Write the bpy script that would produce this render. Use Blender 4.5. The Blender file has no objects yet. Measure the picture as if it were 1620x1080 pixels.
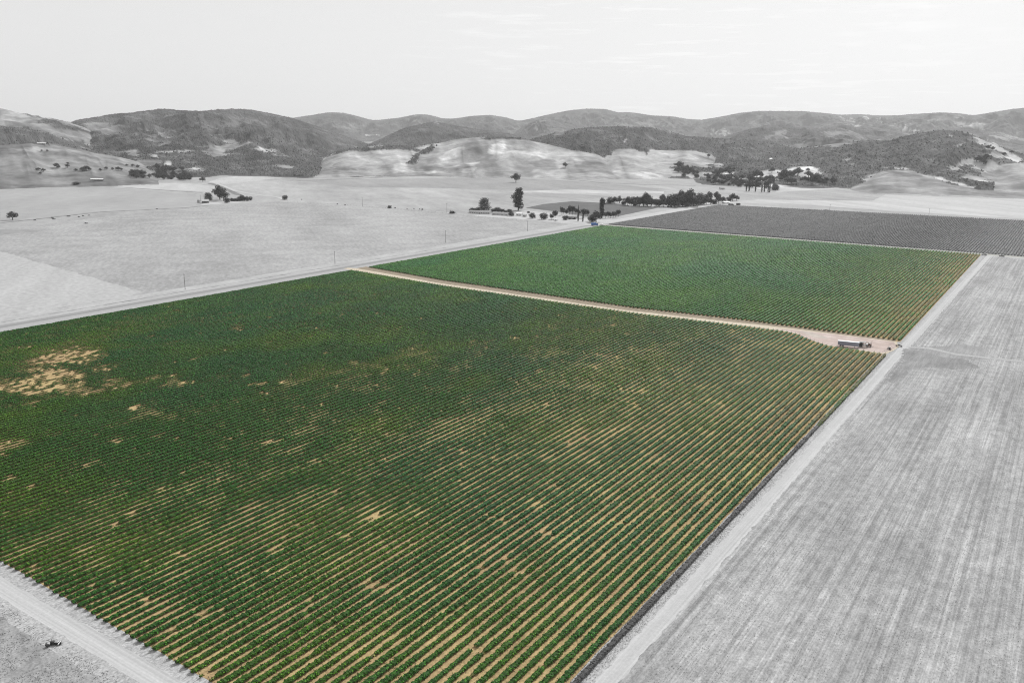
import bpy, bmesh, math, random
import numpy as np
from mathutils import Matrix, Vector
R = math.radians
rnd = random.Random(7)
rng = np.random.default_rng(11)

# ------------------------------------------------------------------ camera, sky, sun, exposure
H = 120.0                                   # drone height in metres; world Y runs along the vine rows
F = 1311.28                                 # focal length in photo pixels (1620 wide)
D1 = np.array([0.55950231, -0.19591793, 0.80534051])
D2 = np.array([-0.82876487, -0.14431229, 0.54066881])
ND = np.array([-0.01029382, 0.96994336, 0.24311296])
RW = np.array([-D2, D1, -ND])               # rows: world axes in camera coordinates (x right, y down, z forward)
sc = bpy.context.scene
cam_d = bpy.data.cameras.new('camera'); cam = bpy.data.objects.new('camera', cam_d)
sc.collection.objects.link(cam); sc.camera = cam
bx, by, bz = RW @ np.array([1, 0, 0.]), RW @ np.array([0, -1, 0.]), RW @ np.array([0, 0, -1.])
cam.matrix_world = Matrix(((bx[0], by[0], bz[0], 0), (bx[1], by[1], bz[1], 0), (bx[2], by[2], bz[2], H), (0, 0, 0, 1)))
cam_d.sensor_width = 36; cam_d.lens = 36 * F / 1620; cam_d.clip_start = 1; cam_d.clip_end = 40000

SUN_AZ, SUN_EL = R(-4), R(38)               # azimuth clockwise from +Y (the row direction)
w = bpy.data.worlds.new('World'); sc.world = w; w.use_nodes = True
nt = w.node_tree; nt.nodes.clear()
out = nt.nodes.new('ShaderNodeOutputWorld'); bg = nt.nodes.new('ShaderNodeBackground')
sky = nt.nodes.new('ShaderNodeTexSky'); sky.sky_type = 'NISHITA'; sky.sun_disc = False
sky.sun_elevation = SUN_EL; sky.sun_rotation = SUN_AZ; sky.air_density = 1.2; sky.dust_density = 2.0; sky.altitude = 300
bw = nt.nodes.new('ShaderNodeRGBToBW')
tc = nt.nodes.new('ShaderNodeTexCoord'); mp = nt.nodes.new('ShaderNodeMapping'); mp.inputs['Scale'].default_value = (8, 8, 110)
nz = nt.nodes.new('ShaderNodeTexNoise'); nz.inputs['Scale'].default_value = 1.6; nz.inputs['Detail'].default_value = 7; nz.inputs['Roughness'].default_value = .62
cr = nt.nodes.new('ShaderNodeMapRange'); cr.inputs['From Min'].default_value = .55; cr.inputs['From Max'].default_value = .8
cr.inputs['To Min'].default_value = 0; cr.inputs['To Max'].default_value = 1.9
mul = nt.nodes.new('ShaderNodeMath'); mul.operation = 'MULTIPLY_ADD'; mul.inputs[1].default_value = 0.22; mul.inputs[2].default_value = 7.35
add = nt.nodes.new('ShaderNodeMath'); add.operation = 'ADD'
L = nt.links.new
L(tc.outputs['Generated'], mp.inputs['Vector']); L(mp.outputs[0], nz.inputs['Vector']); L(nz.outputs['Fac'], cr.inputs['Value'])
L(sky.outputs[0], bw.inputs[0]); L(bw.outputs[0], mul.inputs[0]); L(mul.outputs[0], add.inputs[0]); L(cr.outputs[0], add.inputs[1])
dt = nt.nodes.new('ShaderNodeVectorMath'); dt.operation = 'DOT_PRODUCT'; dt.inputs[1].default_value = (-.315, .935, .16)   # thin cloud lies in this part of the sky
mk = nt.nodes.new('ShaderNodeMapRange'); mk.inputs['From Min'].default_value = .90; mk.inputs['From Max'].default_value = .985
cm = nt.nodes.new('ShaderNodeMath'); cm.operation = 'MULTIPLY'
L(tc.outputs['Generated'], dt.inputs[0]); L(dt.outputs['Value'], mk.inputs['Value']); L(cr.outputs[0], cm.inputs[0]); L(mk.outputs[0], cm.inputs[1]); L(cm.outputs[0], add.inputs[1])
L(add.outputs[0], bg.inputs['Color']); L(bg.outputs[0], out.inputs['Surface'])
bg.inputs['Strength'].default_value = 0.10
sun_d = bpy.data.lights.new('sun', 'SUN'); sun = bpy.data.objects.new('sun', sun_d); sc.collection.objects.link(sun)
sd = Vector((math.sin(SUN_AZ) * math.cos(SUN_EL), math.cos(SUN_AZ) * math.cos(SUN_EL), math.sin(SUN_EL)))
sun.rotation_euler = sd.to_track_quat('Z', 'Y').to_euler(); sun.location = (0, 0, 300)
sun_d.energy = 4.7; sun_d.angle = R(0.6); sun_d.color = (1, 1, 1)
sc.view_settings.view_transform = 'Standard'; sc.view_settings.look = 'None'
sc.view_settings.exposure = -0.08; sc.view_settings.gamma = 1.0
sc.cycles.filter_width = 1.1; sc.cycles.denoising_prefilter = 'NONE'; sc.cycles.max_bounces = 4; sc.cycles.diffuse_bounces = 2; sc.cycles.volume_bounces = 0; sc.cycles.transparent_max_bounces = 4

# ------------------------------------------------------------------ helpers
def ray(px, py):
    v = RW @ np.array([px - 810, py - 540, F]); return v / np.hypot(v[0], v[1])
def g(px, py):                              # photo pixel -> point on flat ground
    r = ray(px, py); t = -H / r[2]; return (r[0] * t, r[1] * t)
def proj(P):                                # world points (n,3) -> photo pixels
    c = (P - np.array([0, 0, H])) @ RW; return 810 + F * c[:, 0] / c[:, 2], 540 + F * c[:, 1] / c[:, 2]
def _h(ix, iy, s):
    n = (ix.astype(np.int64) * 374761393 + iy.astype(np.int64) * 668265263 + s * 974634777) & 0xffffffff
    n = ((n ^ (n >> 13)) * 1274126177) & 0xffffffff
    return ((n ^ (n >> 16)) & 0xffff) / 65535.0
def vn(x, y, s=0):
    ix, iy = np.floor(x), np.floor(y); fx, fy = x - ix, y - iy
    fx = fx * fx * (3 - 2 * fx); fy = fy * fy * (3 - 2 * fy)
    return (_h(ix, iy, s) * (1 - fx) + _h(ix + 1, iy, s) * fx) * (1 - fy) + (_h(ix, iy + 1, s) * (1 - fx) + _h(ix + 1, iy + 1, s) * fx) * fy
def fbm(x, y, o=4, s=0):
    a, t, z = .5, 0, 0
    for k in range(o):
        z = z + a * vn(x * 2 ** k, y * 2 ** k, s + k * 17); t += a; a *= .55
    return z / t
def np_mesh(name, V, Fc, n=4, col=None, smooth=False):
    me = bpy.data.meshes.new(name); V = np.asarray(V, np.float32); Fc = np.asarray(Fc, np.int32)
    me.vertices.add(len(V)); me.vertices.foreach_set('co', V.ravel())
    me.loops.add(Fc.size); me.loops.foreach_set('vertex_index', Fc.ravel())
    me.polygons.add(len(Fc)); me.polygons.foreach_set('loop_start', np.arange(0, Fc.size, n, dtype=np.int32))
    me.polygons.foreach_set('loop_total', np.full(len(Fc), n, np.int32))
    if col is not None:
        a = me.color_attributes.new('tint', 'FLOAT_COLOR', 'POINT')
        c = np.ones((len(V), 4), np.float32); c[:, :3] = col * .92; a.data.foreach_set('color', c.ravel())
    me.polygons.foreach_set('use_smooth', np.full(len(Fc), smooth))
    me.update(calc_edges=True); return me
def link(name, me, m=None, parent=None):
    o = bpy.data.objects.new(name, me); sc.collection.objects.link(o)
    if m is not None and me is not None and len(me.materials) == 0: me.materials.append(m)
    if parent: o.parent = parent
    return o
def tag(o, label=None, cat=None, group=None, kind=None):
    if label: o['label'] = label
    if cat: o['category'] = cat
    if group: o['group'] = group
    if kind: o['kind'] = kind
    return o
def thing(name, loc, rz, label, cat, group=None, s=1):
    o = link(name, None); o.location = loc; o.rotation_euler = (0, 0, rz); o.scale = (s, s, s)
    return tag(o, label, cat, group)
def copy_thing(src, loc, rz, s, label, group=None):
    r = src.copy(); sc.collection.objects.link(r); r.location = loc; r.rotation_euler = (0, 0, rz); r.scale = s if hasattr(s, '__len__') else (s, s, s)
    r['label'] = label
    if group: r['group'] = group
    elif 'group' in r: del r['group']
    for ch in list(src.children):
        c = ch.copy(); sc.collection.objects.link(c); c.parent = r
        for gc in list(ch.children):
            d = gc.copy(); sc.collection.objects.link(d); d.parent = c
    return r

def mat(name, col, rough=.9, metal=0, var=0.0, scale=1.0):
    m = bpy.data.materials.new(name); m.use_nodes = True; t = m.node_tree; b = t.nodes['Principled BSDF']
    if not hasattr(col, '__len__'): col = (col, col, col)
    b.inputs['Roughness'].default_value = rough; b.inputs['Metallic'].default_value = metal
    b.inputs['Specular IOR Level'].default_value = .2 if rough > .6 else .5
    if var:
        n = t.nodes.new('ShaderNodeTexNoise'); n.inputs['Scale'].default_value = scale; n.inputs['Detail'].default_value = 4
        tc = t.nodes.new('ShaderNodeTexCoord'); mr = t.nodes.new('ShaderNodeMapRange')
        mr.inputs['From Min'].default_value = .3; mr.inputs['From Max'].default_value = .7
        mr.inputs['To Min'].default_value = 1 - var; mr.inputs['To Max'].default_value = 1 + var
        vm = t.nodes.new('ShaderNodeVectorMath'); vm.operation = 'SCALE'; vm.inputs[0].default_value = col
        t.links.new(tc.outputs['Object'], n.inputs['Vector']); t.links.new(n.outputs['Fac'], mr.inputs['Value'])
        t.links.new(mr.outputs[0], vm.inputs['Scale']); t.links.new(vm.outputs[0], b.inputs['Base Color'])
    else: b.inputs['Base Color'].default_value = (*col, 1)
    return m
def tint_mat(name, rough=.8, fine=0, fscale=1.0):
    m = bpy.data.materials.new(name); m.use_nodes = True; t = m.node_tree; b = t.nodes['Principled BSDF']
    b.inputs['Roughness'].default_value = rough; b.inputs['Specular IOR Level'].default_value = .15
    a = t.nodes.new('ShaderNodeAttribute'); a.attribute_name = 'tint'
    if fine:
        n = t.nodes.new('ShaderNodeTexNoise'); n.inputs['Scale'].default_value = fscale; n.inputs['Detail'].default_value = 5; n.inputs['Roughness'].default_value = .7
        tc = t.nodes.new('ShaderNodeTexCoord'); mr = t.nodes.new('ShaderNodeMapRange')
        mr.inputs['From Min'].default_value = .3; mr.inputs['From Max'].default_value = .7
        mr.inputs['To Min'].default_value = 1 - fine; mr.inputs['To Max'].default_value = 1 + fine
        vm = t.nodes.new('ShaderNodeVectorMath'); vm.operation = 'SCALE'
        t.links.new(tc.outputs['Object'], n.inputs['Vector']); t.links.new(n.outputs['Fac'], mr.inputs['Value'])
        t.links.new(a.outputs['Color'], vm.inputs[0]); t.links.new(mr.outputs[0], vm.inputs['Scale']); t.links.new(vm.outputs[0], b.inputs['Base Color'])
    else: t.links.new(a.outputs['Color'], b.inputs['Base Color'])
    return m
def ground_mat(name, col, layers, alt=None):
    """layers: (scale xyz, detail, amplitude, rotation, threshold sharpness) noises multiplied into the colour."""
    m = bpy.data.materials.new(name); m.use_nodes = True; t = m.node_tree; b = t.nodes['Principled BSDF']
    b.inputs['Roughness'].default_value = .95; b.inputs['Specular IOR Level'].default_value = .05
    if not hasattr(col, '__len__'): col = (col, col, col)
    col = tuple(.88 * q for q in col); alt = tuple(.88 * q for q in alt) if alt else None
    tc = t.nodes.new('ShaderNodeTexCoord'); acc = None; nodes = []
    for (s, det, amp, rot, sharp) in layers:
        mp = t.nodes.new('ShaderNodeMapping'); mp.inputs['Scale'].default_value = s; mp.inputs['Rotation'].default_value = (0, 0, 0)
        vr = t.nodes.new('ShaderNodeVectorRotate'); vr.rotation_type = 'Z_AXIS'; vr.inputs['Angle'].default_value = R(rot)
        n = t.nodes.new('ShaderNodeTexNoise'); n.inputs['Scale'].default_value = 1; n.inputs['Detail'].default_value = det; n.inputs['Roughness'].default_value = .62
        mr = t.nodes.new('ShaderNodeMapRange'); mr.inputs['From Min'].default_value = .5 - sharp; mr.inputs['From Max'].default_value = .5 + sharp
        mr.inputs['To Min'].default_value = 1 - amp; mr.inputs['To Max'].default_value = 1 + amp
        t.links.new(tc.outputs['Object'], vr.inputs['Vector']); t.links.new(vr.outputs[0], mp.inputs['Vector']); t.links.new(mp.outputs[0], n.inputs['Vector'])
        t.links.new(n.outputs['Fac'], mr.inputs['Value'])
        if acc is None: acc = mr.outputs[0]
        else:
            mu = t.nodes.new('ShaderNodeMath'); mu.operation = 'MULTIPLY'; t.links.new(acc, mu.inputs[0]); t.links.new(mr.outputs[0], mu.inputs[1]); acc = mu.outputs[0]
        nodes.append(mr)
    vm = t.nodes.new('ShaderNodeVectorMath'); vm.operation = 'SCALE'; vm.inputs[0].default_value = col
    if alt is not None:
        mx = t.nodes.new('ShaderNodeMix'); mx.data_type = 'RGBA'; mx.inputs['A'].default_value = (*col, 1); mx.inputs['B'].default_value = (*alt, 1)
        mm = t.nodes.new('ShaderNodeMapRange'); s, det, amp, rot, sharp = layers[0]
        mm.inputs['From Min'].default_value = 1 - amp; mm.inputs['From Max'].default_value = 1 + amp
        t.links.new(nodes[0].outputs[0], mm.inputs['Value']); t.links.new(mm.outputs[0], mx.inputs['Factor']); t.links.new(mx.outputs['Result'], vm.inputs[0])
    t.links.new(acc, vm.inputs['Scale']); t.links.new(vm.outputs[0], b.inputs['Base Color'])
    return m

def densify(pts, step, jit):
    o = []
    for i in range(len(pts)):
        a, b = np.array(pts[i]), np.array(pts[(i + 1) % len(pts)]); L_ = np.hypot(*(b - a)); k = max(1, int(L_ / step)); k = min(k, 400)
        nn = np.array([-(b - a)[1], (b - a)[0]]) / max(L_, 1e-6)
        for j in range(k):
            p = a + (b - a) * j / k; o.append(p + nn * (jit * (2 * float(fbm(np.array([p[0] * .9 / step]), np.array([p[1] * .9 / step]), 3, 5)[0]) - 1)))
    return o
SHEET_Z = [0.0]
def sheet(name, pts, m, step=4, jit=.5, z=None):
    if z is None: SHEET_Z[0] += .003; z = SHEET_Z[0]
    P = densify(pts, step, jit); bm = bmesh.new()
    f = bm.faces.new([bm.verts.new((p[0], p[1], z)) for p in P]); f.normal_update()
    if f.normal.z < 0: f.normal_flip()
    bmesh.ops.triangulate(bm, faces=[f])
    me = bpy.data.meshes.new(name); bm.to_mesh(me); bm.free(); o = link(name, me, m); o['kind'] = 'structure'; return o
def G(*pp): return [g(*p) for p in pp]

# ------------------------------------------------------------------ ground and fields
FINE = ((.9, .9, .9), 5, .16, 0, .2)
m_far = ground_mat('dry_meadow', .36, [((.0012, .0045, 1), 6, .24, 38, .2), ((.012, .03, 1), 5, .12, 38, .18), ((.12, .12, .12), 5, .12, 0, .18)])
m_left = ground_mat('pale_stubble', .345, [((.002, .009, 1), 4, .11, 38, .14), ((.035, .02, 1), 5, .10, 38, .16), ((.06, .25, 1), 4, .10, 38, .16), ((.3, .3, 1), 5, .14, 0, .15)])
m_left2 = ground_mat('pale_cut_strip', .415, [((.05, .006, 1), 4, .07, -52, .2), ((.25, .25, 1), 5, .14, 0, .16)])
m_right = ground_mat('mown_field', .325, [((.10, .004, 1), 4, .10, 0, .16), ((.8, .006, 1), 5, .19, 0, .14), ((2.4, .025, 1), 3, .14, 0, .16), ((.03, .018, 1), 6, .14, 0, .16), ((.35, .2, 1), 6, .17, 0, .15), ((1.7, 1.1, 1), 5, .24, 0, .18)])
m_verge = ground_mat('weedy_verge', .385, [((.3, .05, 1), 4, .12, 0, .2), ((1.6, 1.2, 1), 5, .32, 0, .16)])
m_track = ground_mat('pale_track', .46, [((1.1, .004, 1), 3, .12, 0, .16), ((1.2, 1.2, 1), 4, .08, 0, .2), ((.25, .15, 1), 5, .06, 0, .2)])
m_xtrack = ground_mat('pale_track_across', .46, [((.004, 1.1, 1), 3, .13, 0, .16), ((1.2, 1.2, 1), 4, .08, 0, .2)])
m_yard = ground_mat('pale_yard', .46, [((.06, .06, 1), 5, .14, 0, .2)])
m_soil = ground_mat('vineyard_soil', (.40, .275, .155), [((.05, .03, 1), 5, .14, 0, .2), ((.5, .09, 1), 4, .22, 0, .2), ((1.3, 1.3, 1), 5, .32, 0, .2)], alt=(.385, .305, .145))
m_droad = ground_mat('dirt_road', (.53, .465, .365), [((.04, .1, 1), 5, .08, 0, .2), ((.015, 1.3, 1), 3, .20, 0, .14), ((.5, .9, 1), 5, .14, 0, .2)], alt=(.54, .48, .385))
m_dyard = ground_mat('dirt_turnaround', (.47, .375, .335), [((.08, .12, 1), 5, .16, 0, .2), ((.05, .9, 1), 4, .14, 20, .16), ((.9, .9, 1), 4, .07, 0, .2)], alt=(.48, .41, .38))
m_gsoil = ground_mat('grey_soil', .26, [((.05, .03, 1), 5, .12, 0, .2), ((.5, .1, 1), 4, .1, 0, .2)])
m_asph = ground_mat('asphalt', .27, [((.5, .02, 1), 3, .06, 0, .2), ((1, 1, 1), 4, .05, 0, .2)])
m_dark = ground_mat('dark_field', .13, [((.02, .02, 1), 5, .15, 0, .2), ((.2, .2, 1), 4, .12, 0, .2)])
m_damp = ground_mat('damp_ground', .245, [((.06, .04, 1), 5, .2, 0, .2), ((.6, .05, 1), 3, .14, 0, .16), ((1.2, 1.2, 1), 4, .2, 0, .2)])
m_ditch = ground_mat('ditch_grass', .20, [((.1, .1, 1), 4, .3, 0, .2)])
m_cut = ground_mat('bright_dry_grass', .46, [((.004, .02, 1), 5, .14, 38, .2), ((.1, .1, 1), 4, .09, 0, .2)])
m_mid = ground_mat('grey_dry_grass', .30, [((.004, .015, 1), 5, .15, 38, .2), ((.08, .08, 1), 4, .12, 0, .2)])

s_ = 16000
gme = np_mesh('ground', [(-s_, -s_, 0), (s_, -s_, 0), (s_, s_, 0), (-s_, s_, 0)], [(0, 1, 2, 3)])
link('ground', gme, m_far)['kind'] = 'structure'

sheet('stubble_field', G((0, 363), (150, 345), (300, 328), (440, 319), (600, 327), (740, 339), (800, 344), (880, 350), (925, 354)) + [(-556, 1000), (-556, 60), (-1300, 60)], m_left, 12, 2)
sheet('cut_field_strip', [g(0, 397), g(222, 461), (-573, 345), (-573, 60), (-1000, 60)], m_left2, 6, 3)
sheet('meadow', G((0, 350), (60, 344), (160, 334), (250, 330), (310, 325), (330, 312), (250, 303), (130, 294), (0, 299)), ground_mat('grey_meadow', .35, [((.003, .012, 1), 5, .10, 38, .2), ((.05, .05, 1), 4, .07, 0, .2)]), 20, 4)
sheet('bright_meadow', G((118, 293), (200, 298), (330, 303), (345, 296), (300, 290), (220, 289), (140, 288)), m_cut, 20, 6)
sheet('bright_meadow', G((330, 288), (360, 292), (420, 284), (460, 280), (440, 275), (400, 276), (350, 281)), m_cut, 20, 6)
sheet('grey_meadow', G((0, 363), (30, 362), (60, 364), (70, 366), (30, 369), (0, 372)), m_mid, 12, 2)
sheet('grey_meadow', G((480, 286), (620, 283), (800, 281), (950, 289), (1060, 300), (900, 303), (700, 298), (560, 296)), m_mid, 25, 8)
sheet('bright_meadow', G((800, 303), (900, 300), (1050, 303), (1050, 306), (900, 306)), m_cut, 20, 3)
sheet('grey_meadow', G((760, 306), (900, 307), (1000, 312), (900, 314), (800, 309)), m_mid, 20, 3)
sheet('bright_meadow', G((1120, 321), (1250, 322), (1400, 333), (1620, 346), (1700, 350), (1700, 316), (1500, 312), (1400, 308), (1380, 318), (1200, 316)), m_cut, 20, 4)
sheet('bright_meadow', G((1180, 296), (1330, 293), (1390, 295), (1300, 300), (1230, 304)), m_cut, 20, 4)
sheet('grey_meadow', G((1480, 302), (1560, 296), (1700, 297), (1700, 307), (1560, 306)), m_mid, 20, 6)
sheet('dark_field', G((831, 329), (860, 323), (905, 318.5), (955, 321), (1041, 329), (979, 342), (930, 345), (890, 336)), m_dark, 10, 1)
sheet('farmyard', G((742, 341), (800, 345), (850, 349), (900, 354), (955, 354), (975, 343), (930, 343), (880, 338), (830, 333), (815, 338)), m_yard, 8, 3)
sheet('farmyard', G((315, 325), (380, 321), (400, 314), (360, 318), (330, 320)), m_yard, 10, 2)
# road along the west edge: asphalt with pale shoulders, dry verge
def strip(name, x0, x1, y0, y1, m, step=4, jit=.3): return sheet(name, [(x0, y0), (x1, y0), (x1, y1), (x0, y1)], m, step, jit)
strip('road_verge', -572, -530, 60, 1010, ground_mat('pale_verge', .41, [((.06, .03, 1), 5, .15, 0, .2), ((.8, .25, 1), 5, .16, 0, .18)]), 4, 1.6)
strip('road_ditch', -558.5, -556, 60, 700, ground_mat('ditch_weeds', .30, [((.12, .035, 1), 5, .35, 0, .12), ((.8, .3, 1), 4, .25, 0, .2)]), 3, 1.6)
strip('road_shoulder', -551.5, -532, 60, 1010, ground_mat('grey_shoulder', .37, [((.3, .02, 1), 4, .08, 0, .2), ((.8, .6, 1), 4, .1, 0, .2)]), 6, .5)
strip('road', -548, -540.5, 60, 1030, m_asph, 30, .1)
sheet('driveway', [(-560, 1000), (-540, 1000), (-536, 1130), (-534, 1480), (-560, 1480), (-552, 1130)], ground_mat('pale_drive', .47, [((.1, .02, 1), 5, .1, 0, .2)]), 10, 1.5)
# east side: verge, track, mown field
strip('mown_field', -72, 700, -100, 1016, m_right, 5, .8)
strip('field_verge', -79.6, -72.5, 60, 1012, m_verge, 3, .4)
sheet('farm_track', [(-74.7, 60), (-70.2, 60), (-69.8, 480), (-69, 560), (-66.5, 1012), (-71, 1012), (-74.3, 560), (-74.9, 480)], m_track, 1.8, .9)
sheet('farm_track', [(-70, 990), (-62, 1002), (100, 998), (100, 1008), (-66, 1014)], m_xtrack, 5, .6)
sheet('damp_ground', [(-72, 519), (-62, 530), (-50, 522), (-38, 512), (-30, 500), (-40, 487), (-52, 486), (-61, 470), (-63, 440), (-67, 442), (-67, 490), (-70, 505)], m_damp, 1.5, 2.6)
sheet('damp_ground', [(-69, 520), (-45, 552), (-32, 552), (-28, 520), (-45, 512)], ground_mat('greyish_ground', .30, [((.6, .04, 1), 3, .14, 0, .16), ((.06, .04, 1), 5, .15, 0, .2), ((1, 1, 1), 4, .15, 0, .2)]), 2, 2.5)
gline_later = [(1436, 549), (1470, 551), (1510, 560), (1560, 566), (1640, 574)]
# south side: track crossing the lower left corner
sheet('rough_ground', [(-700, -60), (-60, -60), (-60, 98), (-560, 98), (-700, 98)], ground_mat('rough_grass', .29, [((.05, .09, 1), 5, .28, 0, .2), ((.25, .5, 1), 4, .18, 20, .2), ((1.3, 1.3, 1), 5, .25, 0, .18)]), 5, .5)
sheet('headland_verge', [(-560, 84), (-340, 85), (-200, 83), (-120, 84), (-76, 84), (-76, 98.5), (-560, 98.5)], m_verge, 3, 1)
sheet('farm_track', [(-560, 85), (-340, 87), (-220, 87.2), (-150, 88), (-76, 88), (-76, 93.4), (-150, 93.6), (-225, 92.5), (-340, 93), (-560, 93)], m_xtrack, 3, .7)
# vineyard floors and the dirt road between
near_end = lambda x: float(np.interp(x, [-535, -494, -414, -323, -244, -173, -142, -133, -125, -118, -110, -99, -78], [529, 525, 517, 515, 513.5, 520, 521, 518, 510, 504, 499, 498.5, 498]))
mid_start = lambda x: float(np.interp(x, [-535, -505, -430, -335, -253, -178, -147, -134, -76], [550, 546, 536, 533, 529.5, 537, 537.5, 537.5, 538]))
road_top = lambda x: float(np.interp(x, [-541, -505, -422, -328, -250, -175, -140, -76], [540, 536, 525.5, 522.5, 520.5, 529, 533, 535]))
mid_end = lambda x: float(np.interp(x, [-535, -78], [1002, 1006]))
XS = np.linspace(-533, -79.4, 60)
sheet('vineyard_soil', [(-528, 97), (-79.4, 97)] + [(max(x, -528), near_end(x) + .5) for x in XS[::-1]], m_soil, 4, .4)
sheet('vineyard_soil', [(x, road_top(x) - 1) for x in XS] + [(-76.5, 537), (-76.5, 1007), (-528, 1003), (-528, 548)], m_soil, 4, .3)
sheet('dirt_margin', [(x, road_top(x) - 1.5) for x in XS] + [(x, mid_start(x) + 2) for x in XS[::-1]], ground_mat('brown_margin', (.27, .225, .17), [((.3, .9, 1), 5, .35, 0, .18)]), 3, .5)
sheet('dirt_road', [(-541, 531)] + [(x, near_end(x) + 1.2) for x in XS] + [(-78, 500), (-76, 510), (-75, 522), (-78, 535)] + [(x, road_top(x)) for x in XS[::-1]] + [(-541, 537)], m_droad, 3, .4)
sheet('dirt_turnaround', [(-150, 525), (-134, 521), (-124, 510), (-112, 502), (-99, 500.5), (-80, 501), (-77, 510), (-76, 524), (-80, 534), (-110, 533), (-140, 530)], m_dyard, 2, .7)
sheet('pale_ground', [(-134, 527), (-122, 516), (-114, 517), (-118, 524), (-128, 530)], ground_mat('grey_dirt', (.45, .40, .36), [((.2, .3, 1), 5, .2, 0, .2)]), 2, .8)
# grey vineyard beyond
sheet('grey_vineyard_soil', [(-534, 1020), (120, 1014), (120, 1500), (-525, 1447)], m_gsoil, 8, .3)
sheet('headland_track', [(-536, 1004), (-78, 1008), (120, 1005), (120, 1019), (-536, 1021)], ground_mat('pale_headland', (.37, .37, .34), [((.2, .1, 1), 5, .15, 0, .2)]), 4, .4)

# distant ground lines (tracks and ditches)
def gline(name, pxs, wd, m):
    P = [np.array(g(*p)) for p in pxs]; lft, rgt = [], []
    for i, p in enumerate(P):
        d = P[min(i + 1, len(P) - 1)] - P[max(i - 1, 0)]; n = np.array([-d[1], d[0]]) / np.hypot(*d) * wd / 2; lft.append(p + n); rgt.append(p - n)
    return sheet(name, lft + rgt[::-1], m, 15, wd * .2)
gline('field_track', gline_later, 4, ground_mat('faint_track', .40, [((.3, .3, 1), 4, .15, 0, .2)]))
gline('track', [(0, 353), (60, 346.5), (160, 335.5), (300, 328.5), (330, 325)], 5, m_ditch)
gline('ditch', [(118, 292), (200, 297), (260, 301), (320, 305)], 7, m_ditch)
gline('track', [(332, 290), (350, 296), (366, 303), (378, 309)], 12, m_ditch)
gline('track', [(336, 288), (356, 295), (372, 302), (400, 307), (440, 312), (452, 316)], 9, m_yard)
gline('track', [(455, 318.5), (540, 323), (600, 328), (700, 336), (745, 341), (830, 349)], 5, m_cut)
gline('ditch', [(470, 286), (560, 283), (640, 279), (740, 276), (800, 275.5)], 16, m_ditch)
gline('ditch', [(800, 275.5), (850, 278), (900, 284), (950, 289), (1010, 292), (1100, 294)], 14, m_ditch)
gline('ditch', [(1330, 298), (1420, 297), (1500, 291), (1560, 294), (1620, 297), (1700, 300)], 10, m_ditch)
gline('track', [(1230, 301), (1250, 296), (1330, 295), (1400, 299), (1500, 306)], 12, m_cut)

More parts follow.
